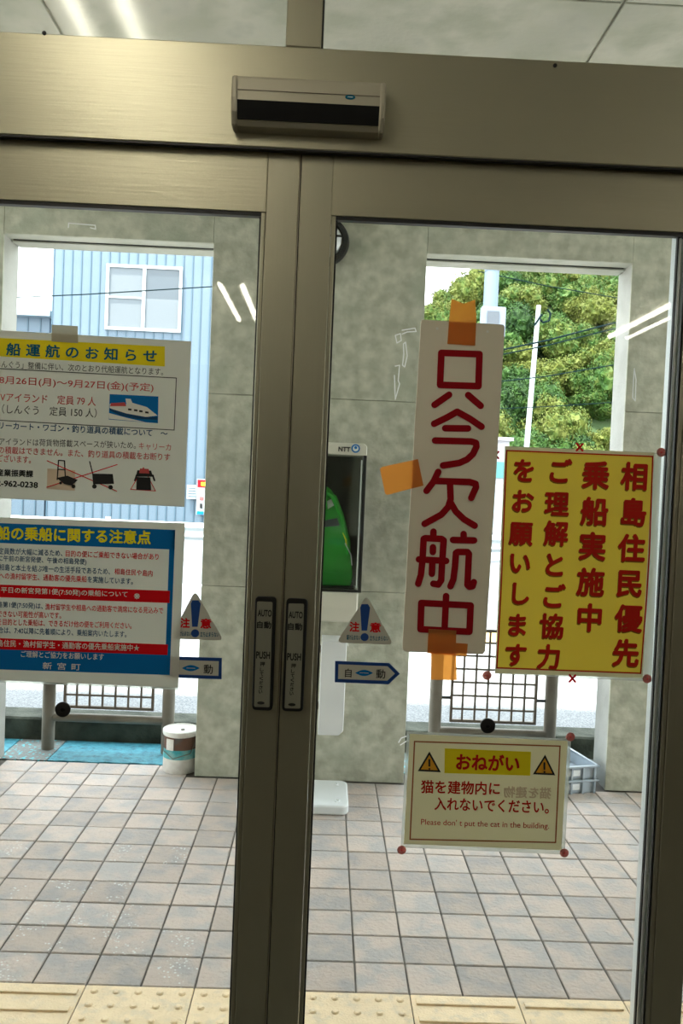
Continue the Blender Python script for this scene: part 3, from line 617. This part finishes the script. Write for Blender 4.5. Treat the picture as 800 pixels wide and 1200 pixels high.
arrow([(392.5, 774.5), (456, 777), (468.5, 789.5), (455, 802), (392, 799.5)], [(396.4, 778.5), (454, 780.8), (462.6, 789.4), (453.6, 797.8), (396, 795.6)], [('自', (404, 793.5), (411.5, 793.8), 10), ('動', (440.5, 794.8), (451, 795.2), 10.5)], (426.5, 788.6), 'blue bordered arrow sticker pointing right on the right door')
arrow([(183, 782.5), (197.5, 769), (260, 771), (259.5, 796), (196.5, 794)], [(188, 782), (199, 773), (256.3, 774.9), (255.8, 792), (198, 790)], [('動', (238.5, 789.3), (249, 789.7), 10.5)], (223.5, 783), 'blue bordered arrow sticker pointing left, partly under the lower white notice')

# small round discs, rosette and cross fasteners, tape residue
for x, y, r_, lb in ((74, 831, 9, 'round black rubber disc on the left door glass'), (571, 850, 9, 'round black rubber disc above the cream cat notice')):
    p = at(x, y, YG); s = r_*(YG-CY)/F
    t = thing('rubber_disc', lb, 'disc', p)
    B().lathe([(s, -.0003), (s, -.004), (s*.85, -.0055), (s*.3, -.0055)], p, 24, 'y').build('disc', 'rubber', t, smooth='auto'); B().lathe([(s*.32, -.0054), (s*.25, -.0068)], p, 14, 'y').build('centre_stud', 'black', t)
for x, y, lb in ((774.5, 530, 'upper right corner of the yellow poster'), (570.5, 791.5, 'lower left corner of the yellow poster'), (758, 795.5, 'lower right corner of the yellow poster'), (668.3, 863.5, 'upper right corner of the cream notice'), (470.5, 996, 'lower left corner of the cream notice'), (661, 999.5, 'lower right corner of the cream notice')):
    p = at(x, y, YY-.0012); s = 5.4*(YG-CY)/F
    t = thing('suction_fastener', 'small pink round fastener at the '+lb, 'fastener', p)
    B().lathe([(s, 0), (s*.95, -.0012), (s*.2, -.0016)], p, 20, 'y').build('disc', 'pink', t)
    b = B()
    for k in range(8):
        a = k*math.pi/4; c = Vector((math.cos(a), 0, math.sin(a)))*s; b.tube([p+c*.35+Vector((0, -.0018, 0)), p+c*.8+Vector((0, -.0016, 0))], .0006, 5)
    b.lathe([(s*.28, -.0014), (s*.2, -.0024)], p, 10, 'y'); b.build('rosette', 'sred', t)
for x, y, lb in ((679, 524, 'top edge of the yellow poster'), (670.5, 795, 'bottom edge of the yellow poster'), (580.5, 533, 'left of the yellow poster, by the tall board')):
    o = strokes(B(), [[(x-3.2, y-4), (x+3.2, y+4)], [(x+3.4, y-3.6), (x-3.6, y+3.8)]], 2.4, YY-.0008, .0008).build('cross_fastener', 'red'); tag(o, 'small red cross shaped fastener at the '+lb, 'fastener')
for pts, lb in (([[(471, 387), (486, 384.5), (487.5, 388.5), (477, 389), (471, 391.5)], [(463, 393), (469, 391), (470, 399), (465, 402), (463, 393)]], 'thin white tape outline left of the tall board, topmost'),
                ([[(475, 401), (477, 417), (474, 430), (471.5, 428), (473, 415), (472.5, 403), (475, 401)]], 'curved smear of old tape left of the tall board'),
                ([[(463, 429), (468, 428), (466.5, 446), (468, 450), (463, 468), (462, 440)]], 'narrow strip of old tape left of the tall board, lowest'),
                ([[(80, 266.5), (80.5, 261.5), (111.5, 264), (112, 268.5), (106, 267)]], 'faint tape outline near the top of the left glass'),
                ([[(467, 870), (470, 865), (478, 862), (480, 866), (469, 873)]], 'clear tape scrap at the upper left corner of the cream notice'),
                ([[(743, 432), (745, 445), (744, 470), (741, 466), (742, 445), (743, 432)]], 'long faint tape smear above the yellow poster')):
    o = strokes(B(), pts, 1.3, YG-.0006, .0004).build('tape_residue', 'residue'); tag(o, lb, 'tape')

# ------------------------------------------------------------------ arcade: phone stand, lamp, can, crates, rails
yp = 1.30
t = thing('payphone_stand', 'white pedestal payphone cabinet with cream hood and dark glass in front of the concrete pillar', 'payphone', (.68, yp+.12, 0))
xr = at(427, 600, yp).x; xl = xr-.42; zt = at(405, 519, yp).z; zh = at(405, 533, yp).z; zb = at(405, 694, yp).z; zs = at(400, 729, yp).z
B().prism([(xl, yp, zh), (xl, yp, zt-.008), (xl+.012, yp, zt), (xr-.012, yp, zt), (xr, yp, zt-.012), (xr, yp, zh)], (0, .26, 0)).build('hood', 'cream', t, .003)
b = B(); line_of(b, 'NTT', (396.5, 528.6), (410, 529.3), 5, yp-.002, .03); b.build('lettering', 'ink', t)
p = at(416.6, 525.6, yp); q = B(); q.lathe([(.0185, 0), (.0185, -.002)], (p.x, yp, p.z), 24, 'y'); em = q.build('emblem', 'pblue', t)
B().lathe([(.0125, -.0021), (.0125, -.0026)], (p.x, yp, p.z), 24, 'y').build('emblem_ring', 'plet', em); B().lathe([(.0065, -.0028), (.0065, -.0032)], (p.x, yp, p.z+.004), 16, 'y').build('emblem_dot', 'pblue', em)
b = B().box(xr-.014, xr, yp, yp+.02, zb, zh).box(xl, xl+.014, yp, yp+.02, zb, zh).box(xl+.014, xr-.014, yp, yp+.02, zb, zb+.010).box(xr-.008, xr, yp+.02, yp+.25, zb, zh).box(xl, xl+.008, yp+.02, yp+.25, zb, zh).box(xl, xr, yp+.245, yp+.255, zb, zh)
b.build('cabinet_frame', 'black', t, .001)
box('chrome_strip', 'silver', (xr-.024, xr-.018, yp-.002, yp+.004, zb+.02, zh-.02), t)
box('glass_panel', 'glass', (xl+.014, xr-.014, yp+.006, yp+.010, zb+.01, zh), t)
box('shelf', 'cream', (xl, xr-.012, yp-.005, yp+.27, zs, zb-.001), t, .006)
# green telephone standing in the cabinet, its sloping front turned to the right
def gp(x, y): p = at(x, y, yp+.07); return p
prof = [(348, 686), (411, 686.5), (413, 676), (411.5, 652), (408, 625), (402, 603), (395, 586), (388, 574), (382, 569.5), (376, 571), (365, 580), (352, 600)]
gph = B().prism([gp(x, y) for x, y in prof], (0, .14, 0)).build('telephone', 'green', t, .006, seg=2); gph['label'] = 'green telephone in the cabinet'
B().tube([gp(381, 600)-Vector((0, .012, 0)), gp(379, 586)-Vector((0, .014, 0)), gp(383, 577)-Vector((0, .014, 0)), gp(391, 583)-Vector((0, .014, 0)), gp(400, 604)-Vector((0, .012, 0)), gp(407, 634)-Vector((0, .01, 0)), gp(408, 650)-Vector((0, .01, 0))], [.012, .016, .017, .014, .011, .012, .010], 10).build('handset', 'green', gph, smooth='auto')
B().prism([gp(x, y)-Vector((0, .006, 0)) for x, y in [(377, 590), (392, 583), (395, 590), (380, 599)]], (0, .006, 0)).build('cradle', 'ltgrey', gph)
B().prism([gp(x, y)-Vector((0, .003, 0)) for x, y in [(379, 610), (395, 607), (398, 616), (378, 618)]], (0, .003, 0)).build('display', 'dkglass', gph)
B().tube([gp(402, 624)-Vector((0, .012, 0)), gp(405, 632)-Vector((0, .02, 0)), gp(406, 640)-Vector((0, .016, 0))], .004, 6).build('yellow_tag', 'ylet', gph)
B().tube([gp(404, 636)-Vector((0, .02, 0)), gp(411, 650)-Vector((0, .022, 0)), gp(412, 662)-Vector((0, .02, 0))], .0025, 6).build('cord', 'silver', gph)
box('tray', 'black', (xl+.02, xr-.03, yp+.03, yp+.24, zb+.01, zb+.016), t)
B().tube([(.665, yp+.12, .02), (.665, yp+.12, zs)], .033, 16).build('pole', 'ltgrey', t, smooth='auto')
x0, x1 = at(374.5, 800, yp+.05).x, at(404.5, 800, yp+.05).x; z1, z0 = at(390, 752, yp+.05).z, at(390, 862, yp+.05).z
bx = B().prism([(x0, yp+.05, z0+.02), (x0, yp+.05, z1), (x1, yp+.05, z1), (x1, yp+.05, z0+.02), (x1-.02, yp+.05, z0), (x0, yp+.05, z0)], (0, .16, 0)).build('directory_box', 'ltgrey', t, .003)
B().tube([(x1-.02, yp+.07, z1+.0), (x1-.004, yp+.068, z1+.022), (x1+.006, yp+.066, z1-.02)], .0022, 6).build('cable', 'plet', bx)
box('bracket', 'post', (.69, x0+.004, yp+.1, yp+.12, z1-.06, z1-.03), t); box('bracket', 'post', (.69, x0+.004, yp+.1, yp+.12, z0+.10, z0+.13), t)
bp = B(); bx0, bx1, by0, by1, rr = .43, .912, 1.245, 1.56, .035
q = [(bx0+rr-rr*math.cos(a), by0+rr-rr*math.sin(a)) for a in [i*math.pi/8 for i in range(5)]]+[(bx1-rr+rr*math.sin(a), by0+rr-rr*math.cos(a)) for a in [i*math.pi/8 for i in range(5)]]+[(bx1-rr+rr*math.cos(a), by1-rr+rr*math.sin(a)) for a in [i*math.pi/8 for i in range(5)]]+[(bx0+rr-rr*math.sin(a), by1-rr+rr*math.cos(a)) for a in [i*math.pi/8 for i in range(5)]]
bpl = bp.prism([(x, y, .0) for x, y in q], (0, 0, .042)).build('base_plate', 'ltgrey', t, .008, seg=2, smooth='auto')
for x, y in ((.865, 1.30), (.865, 1.50)): B().lathe([(.014, .0415), (.014, .0445), (.006, .0445), (.006, .053)], (x, y, 0), 10).build('bolt', 'ltgrey', bpl)

p = at(381, 285, Y0); t = thing('wall_lamp', 'round black rimmed bulkhead lamp high on the concrete pillar', 'lamp', (p.x, Y0, p.z)); c = (p.x, Y0, p.z)
B().lathe([(.108, -.0005), (.112, -.03), (.106, -.055), (.083, -.058), (.080, -.045)], c, 36, 'y').build('rim', 'black', t, smooth='auto')
B().lathe([(.081, -.04), (.07, -.062), (.045, -.078), (.015, -.084), (.003, -.085)], c, 30, 'y').build('diffuser', 'lampglass', t, smooth='auto')
box('cross_bar', 'black', (p.x-.08, p.x+.08, Y0-.088, Y0-.078, p.z-.004+.012, p.z+.004+.012), t)

cx, cy, cr, ch = .105, 1.752, .082, .2
t = thing('paint_can', 'white and teal paint can with a lid standing by the concrete pillar', 'can', (cx, cy, 0))
B().lathe([(cr-.002, 0), (cr, .003), (cr, .07), (cr, .0701)], (cx, cy, 0), 32).build('body', 'canw', t, smooth='auto')
B().lathe([(cr+.0002, .07), (cr+.0002, .115)], (cx, cy, 0), 32).build('teal_band', 'cant', t, smooth='auto')
B().lathe([(cr, .115), (cr, .175)], (cx, cy, 0), 32).build('upper_body', 'canb', t, smooth='auto')
B().lathe([(cr, .175), (cr+.003, .178), (cr+.005, .186), (cr+.005, ch), (cr, ch+.003), (cr-.006, ch-.004), (.02, ch-.004)], (cx, cy, 0), 32).build('lid', 'canw', t, smooth='auto')
b = B(); b.prism([(cx-.055, cy-cr*.78, .115), (cx-.02, cy-cr*.99, .115), (cx-.02, cy-cr*.99, .168), (cx-.055, cy-cr*.78, .168)], (-.002, -.003, 0)); b.build('label', 'canw', t)
b = B(); b.lathe([(.010, ch-.004), (.008, ch+.001)], (cx+.01, cy-.01, 0), 12); b.build('spout_cap', 'post', t)
B().tube([(cx-cr-.003, cy-.01, .165), (cx-cr*.9, cy-cr*.62, .105), (cx-.02, cy-cr-.012, .08), (cx+cr*.7, cy-cr*.85, .10), (cx+cr+.003, cy-.01, .165)], .002, 6).build('handle', 'post', t)

def crate(z, label, ang=.245):
    w_, d_, h_ = .29, .37, .066; t = thing('crate', label, 'crate', (2.115, 1.625, z), 'stacked grey crates')
    c_, s_ = math.cos(ang), math.sin(ang)
    def T(b): b.v = [(2.115+(x*c_-y*s_), 1.625+(x*s_+y*c_), z+zz) for x, y, zz in b.v]; return b
    x0, x1, y0, y1 = -w_, 0, 0, d_; i = .012
    b = B().box(x0+i, x1-i, y0+i, y1-i, 0, .006).box(x0+i, x1-i, y0+i, y0+i+.004, 0, h_).box(x0+i, x1-i, y1-i-.004, y1-i, 0, h_).box(x0+i, x0+i+.004, y0+i, y1-i, 0, h_).box(x1-i-.004, x1-i, y0+i, y1-i, 0, h_)
    T(b).build('body', 'crate', t)
    b = B().box(x0, x1, y0, y0+.016, h_-.010, h_).box(x0, x1, y1-.016, y1, h_-.010, h_).box(x0, x0+.016, y0, y1, h_-.010, h_).box(x1-.016, x1, y0, y1, h_-.010, h_)
    T(b).build('rim', 'crate', t, .002)
    for k in range(5):
        xx = x0+.02+k*(w_-.048)/4; T(B().box(xx, xx+.007, y0+.001, y0+i, 0, h_-.010)).build('rib', 'crate', t)
    for k in range(6):
        yy = y0+.03+k*(d_-.065)/5; T(B().box(x1-i, x1-.001, yy, yy+.007, 0, h_-.010)).build('rib', 'crate', t)
    T(B().box(x0+.10, x1-.10, y0+i-.003, y0+i,   .018, h_-.02)).build('label_panel', 'ltgrey', t)
crate(0, 'lower grey plastic crate of the stack in the right opening'); crate(.0665, 'upper open grey plastic crate of the stack in the right opening')

def barrier(xa, xb, label):
    Yb = 1.99; t = thing('bike_barrier', label, 'railing', ((xa+xb)/2, Yb, 0))
    for x in (xa, xb):
        B().tube([(x, Yb, -.001), (x, Yb, .76)], .032, 14).build('post', 'post', t, smooth='auto')
    B().tube([(xa, Yb, .165), (xb, Yb, .165)], .022, 12).build('rail', 'post', t, smooth='auto')
    g0, g1, z0, z1 = xa+.075, xb-.075, .215, .70
    fr = B().box(g0, g0+.012, Yb-.01, Yb+.01, z0, z1).box(g1-.012, g1, Yb-.01, Yb+.01, z0, z1).box(g0+.012, g1-.012, Yb-.01, Yb+.01, z0, z0+.014).box(g0+.012, g1-.012, Yb-.01, Yb+.01, z1-.014, z1); fr.build('grid_frame', 'grid', t)
    n = 7
    for i in range(1, n): x = g0+(g1-g0)*i/n; box('upright_bar', 'grid', (x-.0045, x+.0045, Yb-.006, Yb+.006, z0, z1), t)
    for i in range(1, 7): z = z0+(z1-z0)*i/7; box('cross_bar', 'grid', (g0, g1, Yb-.008, Yb+.003, z-.0045, z+.0045), t)
    for z in (.34, .6):
        for xx0, xx1 in ((xa+.028, g0+.002), (g1-.002, xb-.028)): B().tube([(xx0, Yb, z), (xx1, Yb, z)], .008, 8).build('hinge_pin', 'black', t)
def xat(px, py): return at(px, py, 1.99).x
barrier(xat(57, 840), xat(197, 840), 'metal barrier with brown grid between posts in the left opening')
barrier(xat(510, 830), xat(645, 830), 'metal barrier with brown grid between posts in the right opening')

# ------------------------------------------------------------------ across the road
t = thing('guardrail', 'white metal guardrail across the road', 'guardrail', (4, 12.3, 0))
b = B().prism([(-14, 12.3, .34), (-14, 12.24, .40), (-14, 12.3, .46), (-14, 12.3, .50), (-14, 12.24, .56), (-14, 12.3, .64), (-14, 12.33, .64), (-14, 12.33, .34)], (34, 0, 0)); b.build('beam', 'white', t)
for k in range(17): B().tube([(-13+k*2, 12.36, 0), (-13+k*2, 12.36, .68)], .05, 8).build('post', 'white', t)

YBd = 18.0; xe = at(62.5, 330, YBd).x
t = thing('blue_building', 'tall pale blue corrugated metal building across the road', 'building', (xe+5, YBd, 0))
xR = xe+6.6; H = 9.5
box('wall', 'blue', (xe, xR, YBd+.03, YBd+9, 0, H), t)
n = 30; pw = (xR-xe)/n
pm = B().box(0, pw, 0, .028, 0, H); p0 = pm.build('siding_panel', 'blue', t); sm = B().box(-.012, .012, -.018, .01, 0, H); s0 = sm.build('siding_seam', 'seam', t)
for i in range(n):
    loc = Vector((xe+i*pw, YBd, 0))-t.location
    if i == 0:
        for o in (p0, s0): o.matrix_parent_inverse = Matrix(); o.location = loc
    else: copy_part(p0, 'siding_panel', t, loc); copy_part(s0, 'siding_seam', t, loc)
box('roof', 'roof', (xe-.15, xR+.15, YBd-.15, YBd+9.1, H, H+.15), t)
a, c = at(125, 309, YBd-.05), at(211.5, 390, YBd-.05)
mxx = (a.x+c.x)/2
b = B().box(a.x+.07, c.x-.07, YBd-.07, YBd, c.z, c.z+.07).box(a.x+.07, c.x-.07, YBd-.07, YBd, a.z-.07, a.z).box(a.x, a.x+.07, YBd-.07, YBd, c.z, a.z).box(c.x-.07, c.x, YBd-.07, YBd, c.z, a.z)
b.box(mxx-.04, mxx+.04, YBd-.068, YBd, c.z+.07, a.z-.07); wf = b.build('window', 'white', t)
box('pane', 'curtain', (a.x+.07, mxx-.04, YBd-.03, YBd-.02, c.z+.07, a.z-.07), wf); box('pane', 'winglass', (mxx+.04, c.x-.07, YBd-.03, YBd-.02, c.z+.07, a.z-.07), wf)
box('glazing_bar', 'white', (a.x+.07, mxx-.04, YBd-.06, YBd-.03, (a.z+c.z)/2-.02, (a.z+c.z)/2+.02), wf)
box('curtain', 'curtain', (mxx+.04, c.x-.07, YBd-.035, YBd-.03, c.z+.07, (a.z+c.z)/2), wf)
# advertising board and paper on the building front
def bq(name, m, pts, Yq, par, th=.02): return B().prism([at(x, y, Yq) for x, y in pts], (0, th, 0)).build(name, m, par)
bn = thing('advert_board', 'white advert board with red and yellow top on the blue building front', 'sign', at(237, 600, YBd-.1))
bq('board', 'white', [(231, 561), (250, 562), (249, 604), (229.5, 603)], YBd-.1, bn); bq('red_top', 'red', [(231.5, 562), (250, 563), (249.8, 571.5), (231.3, 571)], YBd-.115, bn)
bq('yellow_mark', 'ylet', [(235.5, 565), (243, 565.3), (243, 569.6), (235.4, 569)], YBd-.13, bn); bq('pink_mark', 'sred', [(234, 582), (238.5, 582.2), (238.3, 586.5), (233.8, 586.3)], YBd-.115, bn)
bq('black_mark', 'ink', [(234, 590), (237, 590.2), (237, 596), (234, 595.6)], YBd-.115, bn); bq('blue_mark', 'pblue', [(230.5, 599), (238.5, 599.4), (238.3, 603), (230.3, 602.6)], YBd-.115, bn)
bn = thing('notice_sheet', 'white lined sheet left of the advert board on the blue building', 'notice', at(224, 585, YBd-.08))
bq('sheet', 'white', [(219, 568), (230, 568.5), (229.6, 585), (218.5, 584.5)], YBd-.08, bn)
for k in range(4): bq('line', 'seam', [(220, 571.5+k*3.2), (229, 572+k*3.2), (229, 572.7+k*3.2), (220, 572.2+k*3.2)], YBd-.095, bn)
# low annexe to the left
Ya = 20.0; a = at(-60, 366, Ya); c = at(60.5, 374, Ya)
t = thing('annexe_building', 'low pale blue shed left of the tall blue building', 'building', ((a.x+c.x)/2, Ya, 0))
zr = at(40, 372, Ya).z
box('wall', 'blue', (a.x, c.x-.05, Ya, Ya+5, 0, zr), t); box('roof', 'roof', (a.x, c.x+.05, Ya-.3, Ya+5, zr, zr+.16), t)
for k in range(12): x = c.x-.3-k*.33; box('siding_seam', 'seam', (x, x+.03, Ya-.02, Ya, 0, zr), t)

def cable(pts, Yc, r, lb):
    P = [at(x, y, Yc) for x, y in pts]; q = []
    for a, b_ in zip(P, P[1:]):
        for k in range(6): q.append(a.lerp(b_, k/6))
    q.append(P[-1]); o = B().tube(q, r, 5).build('overhead_cable', 'wire'); tag(o, lb, 'cable')
cable([(-60, 352), (100, 345), (247, 336), (330, 331)], 15, .012, 'thin dark cable crossing the sky and the blue building')
for (ys, r_, lb) in (((418, 399, 373), .045, 'thick dark cable, upper of the bundle before the wooded hill'), ((423, 405, 380), .035, 'thick dark cable, lower of the bundle before the wooded hill'), ((451, 441, 424), .03, 'dark cable below the bundle before the wooded hill')):
    cable([(550, ys[0]), (640, ys[1]), (740, ys[2]), (880, ys[2]-46)], 22, r_*.55, lb)
cable([(560, 318), (640, 335), (740, 352), (880, 376)], 22, .014, 'thin cable high before the wooded hill, right of the big pole')
cable([(560, 480), (650, 476), (740, 470), (880, 462)], 22, .012, 'thin cable low before the wooded hill')
p = at(880, 400, 22); t = thing('utility_pole', 'utility pole outside the right edge that carries the cables', 'pole', (p.x, 22.15, 0))
B().tube([(p.x, 22.15, 0), (p.x, 22.15, 10)], [.16, .13], 12).build('shaft', 'pole', t, smooth='auto')
# utility pole with box
Yu = 14.0; x = at(575.5, 335, Yu).x
t = thing('utility_pole', 'pale blue-grey utility pole carrying a box, behind the tall beige board', 'pole', (x, Yu, 0))
B().tube([(x, Yu, 0), (x, Yu, 9)], [.16, .125], 18).build('shaft', 'pole', t, smooth='auto')
B().lathe([(.145, 0), (.145, .03)], (x, Yu, at(575, 318, Yu).z), 18).build('band', 'boxm', t)
a, c = at(563.5, 359.5, Yu-.2), at(590.5, 396, Yu-.2)
bb = box('box', 'boxm', (a.x, c.x, Yu-.28, Yu-.12, c.z, a.z), t, .02); box('cover', 'dkglass', (a.x+.11, c.x-.13, Yu-.30, Yu-.28, c.z+.1, a.z-.09), bb)
# slender lamp post
Yl = 25; a, c = at(631, 358, Yl), at(617, 522, Yl); d = (c-a); g = a+d*(a.z/(a.z-c.z))
t = thing('slender_pole', 'slender white pole with a small arm before the wooded hill', 'pole', (g.x, Yl, 0))
B().tube([g, a], [.10, .075], 10).build('shaft', 'white', t, smooth='auto')
h = at(629.5, 371, Yl); B().tube([h, at(636, 378, Yl), at(643, 376, Yl), at(645, 368, Yl), at(641, 362, Yl)], .035, 6).build('arm', 'wire', t)
B().tube([at(625, 382, Yl)-Vector((0, .1, 0)), at(634, 369, Yl)-Vector((0, .1, 0))], .03, 6).build('bracket', 'wire', t)
# small white house under the hill
Yh = 24; a = at(520, 512, Yh); c = at(597, 513, Yh)
t = thing('white_house', 'small white house below the wooded hill, between board and yellow poster', 'house', ((a.x+c.x)/2, Yh, 0))
box('wall', 'house', (a.x, c.x, Yh, Yh+4, 0, c.z-.1), t); box('roof', 'house', (a.x-.1, c.x+.1, Yh-.15, Yh+4.1, c.z-.1, c.z), t)
z1, z0 = at(580, 541, Yh).z, at(580, 560, Yh).z; box('shutter', 'tealw', (a.x+.6, c.x-.1, Yh-.05, Yh, z0, z1), t)
box('roller_door', 'roof', (a.x+.6, c.x-.2, Yh-.05, Yh, 0, z0-.2), t)

# ------------------------------------------------------------------ wooded hill
def hz(x, y):
    top = max(4, min(30, 11.0+(x-7)*.40))
    s = max(0, y-29)
    return min(top, s*.66) + 1.0*math.sin(x*.35+y*.2)
g = B(); NX, NY = 44, 30; xs = [-24+i*2.2 for i in range(NX)]; ys = [28+j*2.6 for j in range(NY)]
g.v = [(x, y, hz(x, y)-.3 if j else -1) for j, y in enumerate(ys) for x in xs]; g.f = [(j*NX+i, j*NX+i+1, (j+1)*NX+i+1, (j+1)*NX+i) for j in range(NY-1) for i in range(NX-1)]
hill = g.build('hillside', 'ground', smooth=True); hill['kind'] = 'structure'
def crown(seed):
    R = random.Random(seed); bm = bmesh.new(); cs = []
    for k in range(16):
        th = R.uniform(0, 6.28); rr = R.uniform(0, .75); c = Vector((rr*math.cos(th), rr*math.sin(th), R.uniform(.1, .95)-.45*rr)); s = R.uniform(.22, .42); cs.append((c, s))
        q = bmesh.ops.create_icosphere(bm, subdivisions=3, radius=1)['verts']
        for v in q:
            n_ = v.co.normalized(); v.co = c+n_*s*.9*(1+.5*noise.noise(n_*3+Vector((seed, k, 0)))+.22*noise.noise(n_*9+Vector((k, 0, 0)))+.10*noise.noise(n_*22))
    for k in range(5200):
        c, s = R.choice(cs); n_ = Vector((R.gauss(0, 1), R.gauss(0, 1), R.gauss(.3, 1))).normalized(); p = c+n_*s*R.uniform(.88, 1.28)
        a = n_.orthogonal().normalized(); a = (a*math.cos(R.random()*6)+n_.cross(a)*math.sin(R.random()*6)+n_*R.uniform(-.5, .5)).normalized(); b_ = n_.cross(a).normalized(); l = R.uniform(.028, .06)
        vs = [bm.verts.new(p+a*l), bm.verts.new(p+b_*l*.5+n_*.02), bm.verts.new(p-a*l), bm.verts.new(p-b_*l*.5+n_*.02)]; bm.faces.new(vs)
    me = bpy.data.meshes.new('tree'); bm.to_mesh(me); bm.free(); me.materials.append(M['leaf']); return me
crowns = [crown(s) for s in range(5)]
R = random.Random(11); cnt = 0; spots = []
for j in range(24):
    Yt = 28.8+j*1.6+(.025*j*j)
    xa = at(470, 450, Yt).x; xb = at(760, 450, Yt).x; n = max(5, int((xb-xa)/1.6))
    for i in range(n+1): spots.append((xa+(xb-xa)*i/n+R.uniform(-.6, .6), Yt+R.uniform(-.6, .6)))
for x, y in spots[:298]:
    o = bpy.data.objects.new('tree', R.choice(crowns)); COL.objects.link(o); s = R.uniform(1.15, 1.75)*(1+(y-30)*.008)
    o.location = (x, y, hz(x, y)-.2); o.scale = (s, s, s*R.uniform(.9, 1.35)); o.rotation_euler = (R.uniform(-.2, .2), R.uniform(-.2, .2), R.uniform(0, 6.28))
    tag(o, 'leafy green tree among the many on the wooded hill', 'tree', 'trees on the wooded hill')
